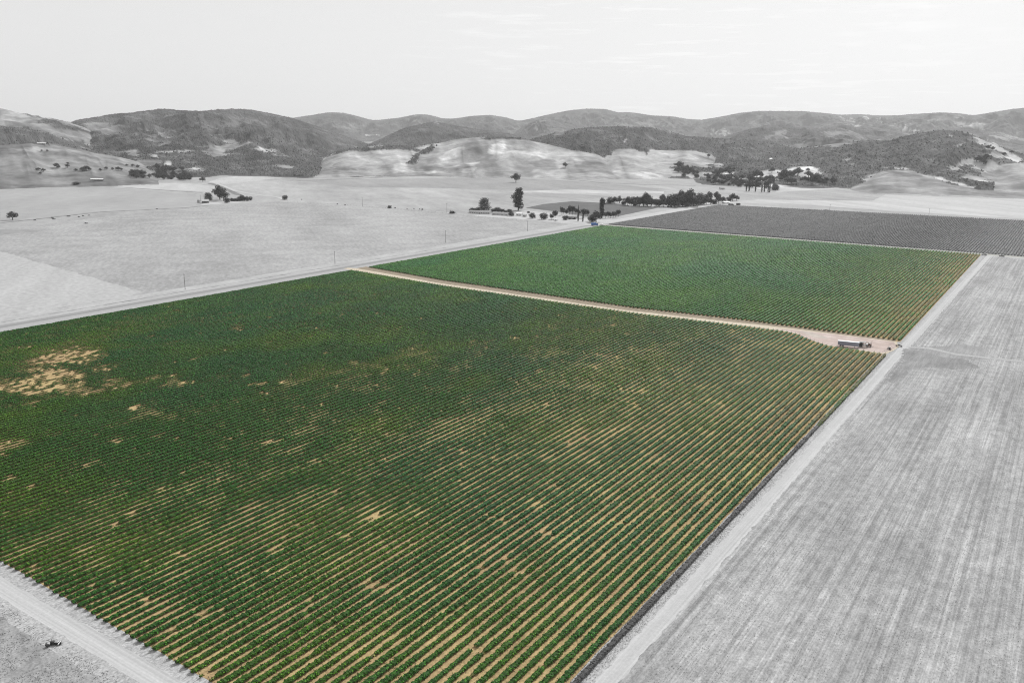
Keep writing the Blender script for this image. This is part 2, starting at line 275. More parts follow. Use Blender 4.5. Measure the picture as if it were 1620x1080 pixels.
# ------------------------------------------------------------------ hills (one height field)
LAY = [  # name, crest points in the photo, crest distance, foot distance, base albedo, tree cover
 ('A', [(-90, 168), (0, 171), (40, 181), (75, 187), (110, 194), (140, 204), (160, 222), (185, 240)], 4000, 2900, .24, .1),
 ('B', [(-90, 196), (0, 199), (30, 203), (60, 208), (90, 216), (130, 228), (170, 246), (200, 262)], 3300, 2600, .15, .6),
 ('C', [(-90, 234), (0, 230), (50, 227), (80, 228), (110, 233), (150, 243), (190, 250), (220, 258), (245, 269), (265, 282), (290, 297)], 2650, 2020, .19, 0),
 ('D', [(90, 205), (120, 191), (150, 187), (180, 181), (210, 179), (240, 175), (262, 173), (290, 176), (320, 177), (345, 174), (375, 173), (400, 175), (430, 181), (460, 187), (500, 200), (540, 214), (570, 226), (610, 240), (650, 260)], 4800, 2350, .105, 1),
 ('E', [(400, 200), (455, 188), (490, 183), (520, 178), (545, 179), (565, 184), (590, 191), (610, 189), (630, 187), (660, 181), (680, 182), (700, 188), (720, 188), (745, 184), (775, 182), (800, 186), (820, 192), (840, 188), (870, 181), (900, 175), (930, 172), (960, 173), (975, 178), (1000, 178), (1030, 183), (1060, 184), (1090, 189), (1110, 190), (1140, 185), (1170, 179), (1200, 176), (1240, 176), (1270, 176), (1300, 179), (1330, 182), (1360, 181), (1390, 183), (1420, 183), (1440, 181), (1490, 178), (1520, 180), (1540, 183), (1570, 178), (1600, 173), (1620, 171), (1720, 168)], 12000, 9000, .085, .8),
 ('F', [(560, 240), (600, 222), (640, 203), (685, 193), (725, 200), (770, 207), (815, 214), (840, 224)], 5900, 4200, .075, 1),
 ('G', [(790, 232), (820, 206), (845, 190), (862, 188), (900, 197), (950, 202), (1010, 206), (1080, 212)], 9500, 7200, .085, 1),
 ('H', [(800, 236), (847, 220), (886, 210), (930, 203), (992, 201), (1028, 203), (1059, 210), (1085, 217), (1137, 220.5), (1176, 222), (1220, 228), (1280, 240)], 3700, 2500, .088, 1),
 ('I', [(470, 283), (504, 256), (530, 243), (556, 236), (594, 230), (640, 233), (670, 231), (698, 226), (724, 220), (763, 217), (802, 219), (826, 220), (865, 228), (904, 238), (930, 242), (968, 251), (1007, 259), (1046, 269), (1075, 282), (1100, 296)], 2950, 2350, .275, 0),
 ('J', [(900, 262), (945, 241), (981, 235), (1020, 237), (1059, 239), (1098, 239), (1127, 246), (1150, 262), (1165, 275)], 3050, 2450, .28, .1),
 ('K', [(1120, 262), (1180, 250), (1252, 239), (1304, 230), (1343, 225), (1376, 224), (1402, 226), (1433, 217), (1459, 211), (1485, 208), (1511, 208), (1537, 215), (1563, 225), (1589, 236), (1620, 247), (1700, 275)], 3250, 2150, .088, 1),
 ('P', [(1300, 300), (1330, 293), (1369, 281), (1407, 270), (1446, 271), (1485, 277), (1524, 284), (1570, 290), (1640, 296)], 2500, 2050, .24, .05),
 ('Q', [(1500, 292), (1540, 276), (1580, 262), (1620, 258), (1720, 256)], 2700, 2150, .27, .1),
 ('M', [(1150, 222), (1250, 203), (1291, 197), (1317, 191), (1343, 193), (1381, 202), (1420, 208), (1446, 213), (1480, 225)], 8000, 6000, .10, .9),
 ('N', [(1130, 222), (1170, 209), (1200, 202), (1239, 197), (1283, 204), (1330, 203), (1350, 208), (1385, 222)], 5800, 4300, .09, 1),
 ('O', [(1430, 217), (1480, 205), (1511, 203), (1563, 210), (1589, 214), (1620, 222), (1700, 228)], 7000, 5400, .12, .6),
]
LD = []
for nm, pts, dc, db, alb, tr in LAY:
    az, te = [], []
    for p in pts:
        r = ray(*p); az.append(math.atan2(r[0], r[1])); te.append(r[2])
    LD.append((np.array(az), np.array(te), dc, db, alb, tr))
def sm_interp(x, xp, fp):
    return (np.interp(x - .004, xp, fp) + 2 * np.interp(x, xp, fp) + np.interp(x + .004, xp, fp)) / 4
def height(az, r):
    X, Y = r * np.sin(az), r * np.cos(az)
    Z = np.full_like(r, -4.0); idx = np.zeros(r.shape, int)
    n1 = fbm(X / 520, Y / 520, 5, 3); n2 = fbm(X / 120, Y / 120, 4, 9)
    ridg = 1 - np.abs(2 * fbm(X / 520 + 3, Y / 520, 4, 21) - 1) * 2
    for k, (A, T, dc, db, alb, tr) in enumerate(LD):
        te = sm_interp(az, A, T); zc = H + te * dc
        ends = np.clip(np.minimum(az - (A[0] - .03), (A[-1] + .03) - az) / .03, 0, 1)
        wob = 1 + .06 * (fbm(az * 14 + k * 7, r * 0, 3, k) - .5)
        d = dc * wob; zc = (H + te * d)
        b = db * (1 + .10 * (fbm(az * 20 + k * 5, r * 0, 3, k + 50) - .5))
        t = np.clip((r - b) / (d - b), 0, 1); s = np.sin(t * math.pi / 2) ** 1.35
        back = np.clip((r - d) / ((d - b) * 1.3), 0, 1); s = s * (.25 + .75 * (.5 + .5 * np.cos(back * math.pi)))
        mid = np.sin(np.pi * np.clip(t, 0, 1)) ** .8
        z = zc * s * (1 - .58 * mid * (1 - ridg) * .7 - .22 * mid * (n2 - .35) - (.13 if alb > .2 else .30) * mid * np.abs(2 * fbm(az * 22 + r / 2600 + k * 3, r / 1500, 4, 61) - 1) * 1.6) * ends - 4 * (1 - ends) - 4 * (t <= 0)
        z = np.where((zc < 1), -4, z)
        z += (1.0 + 3.0 * mid) * (n2 - .5) * 2 * (t > .02)
        up = z > Z; Z = np.where(up, z, Z); idx = np.where(up, k, idx)
    return Z, idx
PATCH = [  # cx, cy, rx, ry, rotation, albedo, trees   (bare grass, scrub and clearings as they lie on the slopes)
 (85, 196, 50, 5, 14, .12, .8), (45, 178, 40, 5, 14, .34, 0), (20, 190, 60, 8, 8, .36, 0), (100, 214, 60, 4, 20, .36, 0), (20, 210, 40, 6, 8, .12, .8), (60, 222, 80, 5, 8, .13, .8),
 (165, 205, 34, 10, 12, .20, .4), (250, 221, 20, 8, -10, .23, .3), (205, 224, 45, 4, -22, .19, .5), (375, 196, 22, 7, -10, .17, .5), (360, 231, 40, 6, -8, .30, 0), (345, 240, 28, 6, -8, .25, 0), (420, 240, 24, 4, 6, .40, 0),
 (215, 243, 14, 2.5, 0, .42, 0), (275, 242, 34, 2.2, 0, .42, .1), (225, 256, 40, 7, -2, .20, .1), (262, 258, 9, 5, -30, .5, 0), (300, 268, 22, 4, 3, .46, 0), (410, 245, 12, 3, 0, .5, 0), (445, 266, 22, 5, 0, .28, 0), (430, 272, 22, 5, 5, .12, .8),
 (370, 255, 70, 10, -10, .08, 1), (490, 205, 30, 10, 20, .10, .9), (450, 225, 22, 6, 10, .15, .5),
 (80, 240, 60, 5, 3, .33, 0), (180, 262, 60, 6, 14, .34, 0), (60, 262, 70, 8, 0, .20, 0), (110, 282, 80, 4, 0, .22, 0), (200, 264, 60, 7, 14, .28, 0),
 (640, 264, 22, 10, -10, .56, 0), (660, 272, 32, 3, 0, .58, 0), (600, 252, 45, 4, 8, .42, 0), (700, 267, 30, 7, 3, .22, 0), (770, 262, 26, 7, 3, .20, 0), (758, 232, 26, 7, 5, .24, 0), (860, 260, 22, 8, 0, .22, 0), (945, 268, 50, 8, 8, .24, 0), (980, 258, 34, 5, 10, .30, 0), (545, 267, 20, 5, -8, .14, .4), (570, 264, 34, 6, 5, .27, 0),
 (788, 238, 12, 12, 10, .58, 0), (720, 246, 26, 10, -20, .50, 0), (830, 240, 30, 10, 10, .46, 0), (740, 270, 14, 10, 0, .5, 0), (900, 255, 20, 6, 10, .48, 0), (1000, 275, 30, 4, 8, .45, 0), (1030, 272, 16, 3, 10, .55, 0),
 (660, 252, 13, 5, -35, .06, 1), (678, 238, 14, 6, -35, .06, 1), (600, 232, 60, 3.5, -3, .08, 1), (545, 239, 22, 4, -20, .08, 1), (660, 229, 40, 4, -8, .08, 1), (640, 236, 40, 3, 5, .10, .6), (790, 217.5, 40, 2.5, 2, .08, 1),
 (1085, 247, 28, 5, 8, .50, 0), (1000, 243, 28, 5, 8, .30, 0), (1125, 262, 16, 5, 12, .46, 0), (1020, 255, 34, 6, 8, .36, 0), (1140, 275, 22, 3, 4, .55, 0), (1175, 283, 20, 4, 8, .62, 0), (1222, 276, 24, 6, 0, .62, 0), (1270, 270, 26, 5, 6, .58, 0), (1210, 287, 40, 4, 0, .60, 0), (1290, 277, 22, 4, 2, .45, 0), (1100, 268, 45, 5, 4, .07, .8),
 (1345, 256, 8, 3, -30, .25, .2),
 (1425, 266, 28, 2.6, 6, .50, 0), (1495, 284, 45, 3, 22, .50, 0), (1435, 277, 36, 6, 6, .13, 0), (1380, 284, 26, 6, -12, .30, 0), (1480, 288, 22, 3, 4, .2, 0), (1560, 268, 40, 9, 10, .42, 0), (1585, 244, 46, 5, 27, .46, 0), (1560, 225, 24, 3, 30, .40, 0), (1553, 256, 13, 5, 10, .06, 1), (1590, 282, 36, 8, 6, .22, 0), (1550, 284, 30, 6, 10, .40, 0), (1530, 262, 26, 5, -15, .38, 0),
 (1310, 228, 60, 6, -4, .21, .2), (1225, 213, 28, 6, -12, .20, .3), (1330, 213, 40, 4, 4, .20, .3), (1525, 195, 34, 4, 12, .42, 0), (1490, 188, 24, 6, 0, .28, .2), (1350, 192, 18, 3, 14, .44, .1), (1436, 204, 22, 1.8, 14, .55, 0), (1600, 216, 34, 4, 8, .34, 0), (1380, 187, 16, 1.6, 12, .5, 0), (1195, 190, 16, 6, 0, .22, .2), (1140, 210, 24, 2.5, 6, .40, .1), (1000, 198, 34, 2.0, 0, .3, .2), (1010, 194, 60, 4, 4, .16, .3),
 (852, 201, 3, 11, 8, .35, 0), (885, 208, 14, 5, 10, .2, .3), (655, 188, 5, 4, 0, .3, 0), (588, 213, 8, 2, 0, .45, 0), (690, 197, 5, 3, 0, .26, 0), (560, 200, 26, 8, 0, .15, .5), (985, 220, 3, 3, 0, .4, 0),
 (1498, 218, 4, 3, 20, .4, 0), (1515, 233, 10, 2, -30, .3, .2),
]
def hill_surface(P, idx):
    px, py = proj(P)
    wx = (fbm(P[:, 0] / 110, P[:, 1] / 110, 5, 31) - .5); wy = (fbm(P[:, 0] / 110, P[:, 1] / 110, 5, 41) - .5)
    al = np.array([l[4] for l in LD])[idx]; tr = np.array([l[5] for l in LD])[idx].astype(float)
    dist = np.hypot(P[:, 0], P[:, 1])
    azp = np.arctan2(P[:, 0], P[:, 1]); gul = np.abs(2 * fbm(azp * 22 + dist / 2600 + idx * 3, dist / 1500, 4, 61) - 1) * 1.6; dr = np.clip(gul * 2.2, 0, 1)
    gr0 = fbm(P[:, 0] / 34, P[:, 1] / 34, 4, 77) - .5
    for cx, cy, rx, ry, rot, a, t in PATCH:
        c, s = math.cos(R(rot)), math.sin(R(rot))
        dx, dy = px - cx + wx * 44, py - cy + wy * 20
        e = np.hypot((dx * c + dy * s) / rx, (-dx * s + dy * c) / ry)
        k = np.clip((1.08 - e + 1.1 * gr0) / .3, 0, 1); al = al * (1 - k) + (a * .85 if a > .2 else a) * k; tr = tr * (1 - k) + t * k
    grain = fbm(P[:, 0] / 60, P[:, 1] / 60, 5, 77); g2 = fbm(P[:, 0] / 260, P[:, 1] / 260, 4, 78)
    g3 = fbm(P[:, 0] / 22, P[:, 1] / 22, 3, 79); al = np.minimum(al, .48) * (1 + 1.3 * (grain - .5) + .9 * (g2 - .5) + .5 * (g3 - .5))
    al = al * (.72 + .42 * dr)            # scrub tone along the gullies, also painted in as shading of the folds
    openp = (tr > .3) & (grain > .66); al = np.where(openp, al + .05, al); al = np.where(tr > .45, al * .72, al)
    return np.clip(al, .035, .7), tr
NA, NR = 1500, 520
azs = np.linspace(R(-72), R(4), NA)
rs = 1950 * (15000 / 1950) ** (np.linspace(0, 1, NR) ** .92) * .985
AZ, RR = np.meshgrid(azs, rs, indexing='ij'); Zh, IDX = height(AZ.ravel(), RR.ravel())
P = np.stack([RR.ravel() * np.sin(AZ.ravel()), RR.ravel() * np.cos(AZ.ravel()), Zh], 1)
al, tr = hill_surface(P, IDX)
crown = tr * np.clip(fbm(P[:, 0] / 14, P[:, 1] / 14, 2, 91) - .35, 0, 1) * 9 * (Zh > 2)
crown += (tr > .4) * rng.random(len(Zh)) * 2.0 * (Zh > 2)
P[:, 2] += crown
al = np.where(tr > .4, al * (.86 + .28 * rng.random(len(al))), al)
I0 = np.arange(NA * NR).reshape(NA, NR); Q = np.stack([I0[:-1, :-1], I0[:-1, 1:], I0[1:, 1:], I0[1:, :-1]], -1).reshape(-1, 4)[:, ::-1]
keep = (Zh[Q].max(1) > -1.5); Q = Q[keep]
used = np.unique(Q); rem = np.full(NA * NR, -1); rem[used] = np.arange(len(used))
hme = np_mesh('hills', P[used], rem[Q], 4, np.repeat(al[used][:, None], 3, 1))
hills = link('hills', hme, tint_mat('hill_surface', .95, .24, .05)); hills['kind'] = 'structure'
def ground_at(px, py):                       # first point of the view ray on the terrain
    r = ray(px, py); az = math.atan2(r[0], r[1]); dd = np.linspace(600, 14000, 4500)
    z, _ = height(np.full(dd.shape, az), dd); z = np.maximum(z, 0); k = np.where(H + r[2] * dd <= z)[0]
    d = dd[k[0]] if len(k) else 8000; zz = float(z[k[0]]) if len(k) else 0
    if zz < .5 and r[2] < 0: d = -H / r[2]; zz = 0
    return (r[0] * d, r[1] * d, zz - .3)

# ------------------------------------------------------------------ vines
PITCH = 2.95
GREEN = np.array([.022, .092, .010]); GREEN2 = np.array([.052, .122, .007]); YEL = np.array([.11, .15, .020]); BLUE = np.array([.012, .084, .020]); BRN = np.array([.13, .105, .035]); DRY = np.array([.20, .165, .065])
bare = []                                    # bare patches in the near block (world ellipses with strength)
for (px, py, rx, ry, st) in [(108, 568, 50, 19, 1.1), (80, 592, 44, 12, 1.0), (48, 612, 60, 14, 1.05), (25, 640, 45, 12, .5), (185, 606, 26, 8, .7), (262, 604, 40, 8, .7), (135, 622, 50, 9, .55), (160, 583, 25, 6, .8), (235, 655, 30, 14, .3), (10, 700, 30, 14, .35), (375, 520, 10, 6, .4),
      (590, 928, 16, 7, .9), (640, 915, 10, 6, .4), (665, 815, 9, 6, .8), (850, 800, 8, 6, .6), (735, 770, 10, 6, .35), (340, 795, 22, 10, .35), (390, 800, 30, 10, .3), (620, 1010, 14, 8, .5), (560, 575, 8, 5, .5), (450, 605, 9, 4, .5), (720, 588, 7, 5, .35), (30, 905, 30, 8, .3), (130, 870, 14, 7, .4), (270, 975, 20, 8, .35), (330, 1070, 12, 12, .8), (180, 840, 20, 8, .35), (1100, 795, 20, 6, .25), (960, 690, 10, 5, .3), (1290, 545, 10, 7, .5)]:
    bare.append((px, py, rx, ry, st))
def vigour(x, y):
    v = .83 - .03 * (x < -220) - .62 * np.clip((vn(x / 3.6, y / 4, 281) - .86) / .1, 0, 1) * (y < 520) + .55 * (fbm(x / 40, y / 95, 5, 201) - .5) + .35 * (vn(x / 8, y / 20, 231) - .5) + .50 * (vn(x / 2.95, y / 7, 251) - .5) + .24 * (vn(x / 2.95, y / 1.7, 261) - .5)
    v = v + .28 * np.clip((y - 520) / 60, 0, 1) + .06 * np.clip((y - 330) / 120, 0, 1)
    wob = (fbm(x / 16, y / 30, 4, 271) - .5) * 1.1
    px, py = proj(np.stack([x, y, np.zeros_like(x)], 1)); plant = vn(x / 1.9 + 40, y / 2.0, 291); loss = 0 * x
    for cx, cy, rx, ry, st in bare:
        e = np.hypot((px - cx) / rx, (py - cy) / ry) + wob; loss = np.maximum(loss, st * np.clip((1.55 - e) / .95, 0, 1))
    return v - loss * (.26 + .84 * plant)
def vine_mesh(x, y0, y1, step, cards, csize, grey=0, gtone=.1):
    n = max(3, int((y1 - y0) / step)); y = y0 + (y1 - y0) * np.arange(n + 1) / n; xx = np.full(n + 1, x)
    vg = vigour(xx, y)
    plant = .5 + .5 * np.cos(2 * np.pi * (y / 1.8 + rnd.random()))            # single vines 1.8 m apart
    size = np.clip(.30 + .95 * vg, .15, 1.18) * (1 - .09 * (1 - plant)) * (.82 + .36 * rng.random(n + 1))
    W = (.71 + .04 * np.clip((x + 300) / 220, 0, 1)) * size * ((1.20 - .26 * min(1, max(0, (x + 300) / 200))) if y0 > 500 else 1); Hh = .27 + .58 * size * (1.3 if y0 > 500 else 1)
    sec = np.array([(-.45, .26), (-.95, .54), (-.72, .86), (.05, .98), (.72, .85), (.95, .56), (.45, .30)])
    m_ = len(sec)
    V = np.zeros((n + 1, m_, 3)); jit = 1 + .3 * (rng.random((n + 1, m_)) - .5)
    V[:, :, 0] = x + sec[None, :, 0] * W[:, None] * jit + .1 * (rng.random((n + 1, 1)) - .5)
    V[:, :, 1] = y[:, None] + .5 * step * (rng.random((n + 1, m_)) - .5)
    V[:, :, 2] = np.maximum(.12, sec[None, :, 1] * Hh[:, None] * (1 + .2 * (rng.random((n + 1, m_)) - .5)))
    V[[0, -1], :, 0] = x + (V[[0, -1], :, 0] - x) * .35
    alive = vg + .12 * (rng.random(n + 1) - .5) > .01
    I = np.arange((n + 1) * m_).reshape(n + 1, m_)
    q = np.stack([I[:-1, :-1], I[1:, :-1], I[1:, 1:], I[:-1, 1:]], -1)[alive[:-1] & alive[1:]].reshape(-1, 4)
    # colours
    def colour(yv, vv, k):
        big = fbm(np.full(len(yv), x) / 85, yv / 120, 3, 301); hue = fbm(np.full(len(yv), x) / 26, yv / 40, 3, 311)
        f = (np.clip((hue - .40) * 3, 0, 1) * np.where(yv > 520, .45, 1))[:, None]; c = GREEN * (1 - f) + GREEN2 * f
        f = np.clip((.50 - big) * 4, 0, .6)[:, None]; c = c * (1 - f) + BLUE * f
        f = np.clip((.46 - vv) * 1.2 + (rng.random(len(yv)) - .5) * .30 + .05, 0, .7)[:, None]; c = c * (1 - f) + YEL * f
        edge = np.clip((x + 108) / 26, 0, 1) * np.clip((yv - 230) / 120, 0, 1) * np.clip((fbm(np.full(len(yv), x) / 5, yv / 16, 2, 321) - .40) * 4, 0, 1)
        f = (edge * .75)[:, None]; c = c * (1 - f) + BRN * f
        f = np.clip((.34 - vv) * 4, 0, .85)[:, None]; c = c * (1 - f) + DRY * f
        c = c * ((.22 + 2.3 * rng.random(len(yv)) ** 2.0) if k else (.35 + .6 * rng.random(len(yv))))[:, None] * np.clip(1 + (yv - 470) / 150, 1, 1.65)[:, None]  # glints on leaf cards and dark gaps in the core painted as tone
        if grey:
            gg = gtone * (.7 + .6 * rng.random(len(yv)))[:, None] * np.ones(3) * (1 + .5 * (hue - .5))[:, None]; kk = (yv < grey)[:, None]; c = np.where(kk, gg, c)
        return c
    col = colour(np.repeat(y, m_), np.repeat(vg, m_), 0); Vs = [V.reshape(-1, 3)]; Fs = [q]; Cs = [col]
    if cards:
        N = int((y1 - y0) * cards); yy = y0 + (y1 - y0) * rng.random(N); iv = np.clip(((yy - y0) / (y1 - y0) * n).astype(int), 0, n)
        ok = (rng.random(N) < np.clip(.2 + vg[iv] * 1.2, 0, 1)) & alive[iv]; yy, iv = yy[ok], iv[ok]; N = len(yy)
        th = rng.random(N) * np.pi * 1.2 - .1 * np.pi; rr = .80 + .55 * rng.random(N) ** 1.5
        C = np.stack([x + np.cos(th) * W[iv] * rr, yy, Hh[iv] * (.50 + .52 * np.abs(np.sin(th)) * rr)], 1)
        nrm = np.stack([np.cos(th) + .9 * (rng.random(N) - .5), 1.1 * (rng.random(N) - .5), np.abs(np.sin(th)) + .35 + .5 * (rng.random(N) - .5)], 1); nrm /= np.linalg.norm(nrm, axis=1)[:, None]
        rv = rng.normal(size=(N, 3)); a = np.cross(nrm, rv); a /= np.linalg.norm(a, axis=1)[:, None]; b = np.cross(nrm, a)
        s1 = (csize * (.6 + .8 * rng.random(N)))[:, None] / 2; s2 = s1 * (.6 + .4 * rng.random(N))[:, None]
        cv = np.stack([C - a * s1 - b * s2 * .5, C + a * s1 * .3 - b * s2, C + a * s1 + b * s2 * .4, C - a * s1 * .4 + b * s2], 1).reshape(-1, 3)
        off = len(Vs[0]); Fs.append(np.arange(N * 4).reshape(N, 4) + off); Vs.append(cv)
        cc = colour(yy, vg[iv], 1) * 1.12; Cs.append(np.repeat(cc, 4, 0))
    return np.concatenate(Vs), np.concatenate(Fs), np.concatenate(Cs)
m_vine = tint_mat('vine_leaves', .7)
m_post = mat('weathered_post', (.16, .13, .10))
def tube(bm, a, b, r0, r1, n=6):
    a, b = Vector(a), Vector(b); d = (b - a).normalized(); u = d.orthogonal().normalized(); v = d.cross(u)
    A = [bm.verts.new(a + (u * math.cos(2 * math.pi * k / n) + v * math.sin(2 * math.pi * k / n)) * r0) for k in range(n)]
    B = [bm.verts.new(b + (u * math.cos(2 * math.pi * k / n) + v * math.sin(2 * math.pi * k / n)) * r1) for k in range(n)]
    for k in range(n): bm.faces.new((A[k], A[(k + 1) % n], B[(k + 1) % n], B[k]))
    bm.faces.new(A[::-1]); bm.faces.new(B)
def box(bm, x0, x1, y0, y1, z0, z1):
    v = [bm.verts.new(p) for p in ((x0, y0, z0), (x1, y0, z0), (x1, y1, z0), (x0, y1, z0), (x0, y0, z1), (x1, y0, z1), (x1, y1, z1), (x0, y1, z1))]
    for f in ((0, 3, 2, 1), (4, 5, 6, 7), (0, 1, 5, 4), (1, 2, 6, 5), (2, 3, 7, 6), (3, 0, 4, 7)): bm.faces.new([v[i] for i in f])
def fin(name, bm, m, parent=None, bevel=0):
    if bevel: bmesh.ops.bevel(bm, geom=bm.edges[:], offset=bevel, segments=1, affect='EDGES')
    bmesh.ops.recalc_face_normals(bm, faces=bm.faces[:])
    me = bpy.data.meshes.new(name); bm.to_mesh(me); bm.free(); return link(name, me, m, parent)
bm = bmesh.new(); tube(bm, (0, 0, -.1), (0, -.45, 1.65), .07, .06); tube(bm, (0, -1.6, 0), (0, -.42, 1.5), .015, .015, 4)
post_me = bpy.data.meshes.new('end_post'); bm.to_mesh(post_me); bm.free(); post_me.materials.append(m_post)
def end_posts(root, x, y0, y1):
    a = link('end_post', post_me, None, root); a.location = (0, .3, 0)
    b = link('end_post', post_me, None, root); b.location = (0, y1 - y0 - .3, 0); b.rotation_euler = (0, 0, math.pi)
def row(x, y0, y1, parts, grey, label, group):
    Vs, Fs, Cs, o = [], [], [], 0
    for (a, b, st, cd, cs) in parts:
        a, b = max(a, y0), min(b, y1)
        if b - a < 2: continue
        v, f, c = vine_mesh(x, a, b, st, cd, cs, grey, .07); Vs.append(v); Fs.append(f + o); Cs.append(c); o += len(v)
    V = np.concatenate(Vs); V[:, 0] -= x; V[:, 1] -= y0
    root = thing('vine_row', (x, y0, .12), 0, label, 'vine row', group)
    V[:, 2] -= .0
    link('canopy', np_mesh('canopy', V, np.concatenate(Fs), 4, np.concatenate(Cs)), m_vine, root)
    end_posts(root, x, y0, y1); return root
NROW = 153; x_last = -77.9
for i in range(NROW):
    x = x_last - PITCH * i
    y0 = 96.5 + rnd.uniform(-.4, .4); y1 = near_end(x) - 1
    lab, grp = 'long green vine row in the large near block', 'vine rows of the near block'
    gr = 0
    if i == 0: lab, grp, gr = 'rightmost vine row of the near block, mostly dark grey, beside the pale track', None, 350
    dens = 20 if x > -240 else 14
    row(x, y0, y1, [(0, 200, .4, dens, .36), (200, 330, .5, dens * .55, .45), (330, 600, .7, 5, .6)], gr, lab, grp)
for i in range(NROW):
    x = x_last - PITCH * i
    row(x, mid_start(x) + .5, mid_end(x), [(0, 700, .8, 7, .6), (700, 1100, 1.2, 4, .8)], 0, 'green vine row in the block beyond the dirt road', 'vine rows of the block beyond the dirt road')
Vs, Fs, Cs, o = [], [], [], 0
for i in range(200):
    x = 30 - PITCH * i
    if x < -528: break
    v, f, c = vine_mesh(x, 1021, float(np.interp(x, [-525, 120], [1444, 1490])), 1.4, 1.0, 1.0, 9999, .068); Vs.append(v); Fs.append(f + o); Cs.append(c); o += len(v)
V = np.concatenate(Vs); V[:, 2] += .15
tag(link('far_vineyard', np_mesh('far_vineyard', V, np.concatenate(Fs), 4, np.concatenate(Cs)), m_vine), 'grey vineyard in rows beyond the green blocks', 'vineyard', kind='stuff')

# ------------------------------------------------------------------ trees
m_bark = mat('bark', (.075, .075, .075), .95)
m_leaf = tint_mat('grey_leaves', .8)
def make_crown(clumps, n, size, tone, seed, droop=0):
    r = np.random.default_rng(seed); cl = np.array(clumps, float); wts = cl[:, 3] * cl[:, 4] * cl[:, 5]; wts /= wts.sum()
    k = r.choice(len(cl), n, p=wts); d = r.normal(size=(n, 3)); d /= np.linalg.norm(d, axis=1)[:, None]
    rad = (.35 + .65 * r.random(n) ** .45) * (1 + .18 * r.normal(size=n)); C = cl[k, :3] + d * cl[k, 3:6] * rad[:, None]; C[:, 2] = np.maximum(C[:, 2], .3)
    nr = d + .7 * r.normal(size=(n, 3)); nr[:, 2] += .3; nr /= np.linalg.norm(nr, axis=1)[:, None]
    a = np.cross(nr, r.normal(size=(n, 3))); a /= np.linalg.norm(a, axis=1)[:, None]; b = np.cross(nr, a)
    s = (size * (.6 + .8 * r.random(n)))[:, None] / 2; t = s * .7
    V = np.stack([C - a * s - b * t * .4, C + a * s * .2 - b * t, C + a * s + b * t * .4, C - a * s * .3 + b * t], 1).reshape(-1, 3)
    c = tone * (.6 + .8 * r.random(n)) * (.85 + .3 * r.random(len(cl)))[k]
    return np_mesh('crown', V, np.arange(n * 4).reshape(n, 4), 4, np.repeat(np.repeat(c[:, None], 3, 1), 4, 0))
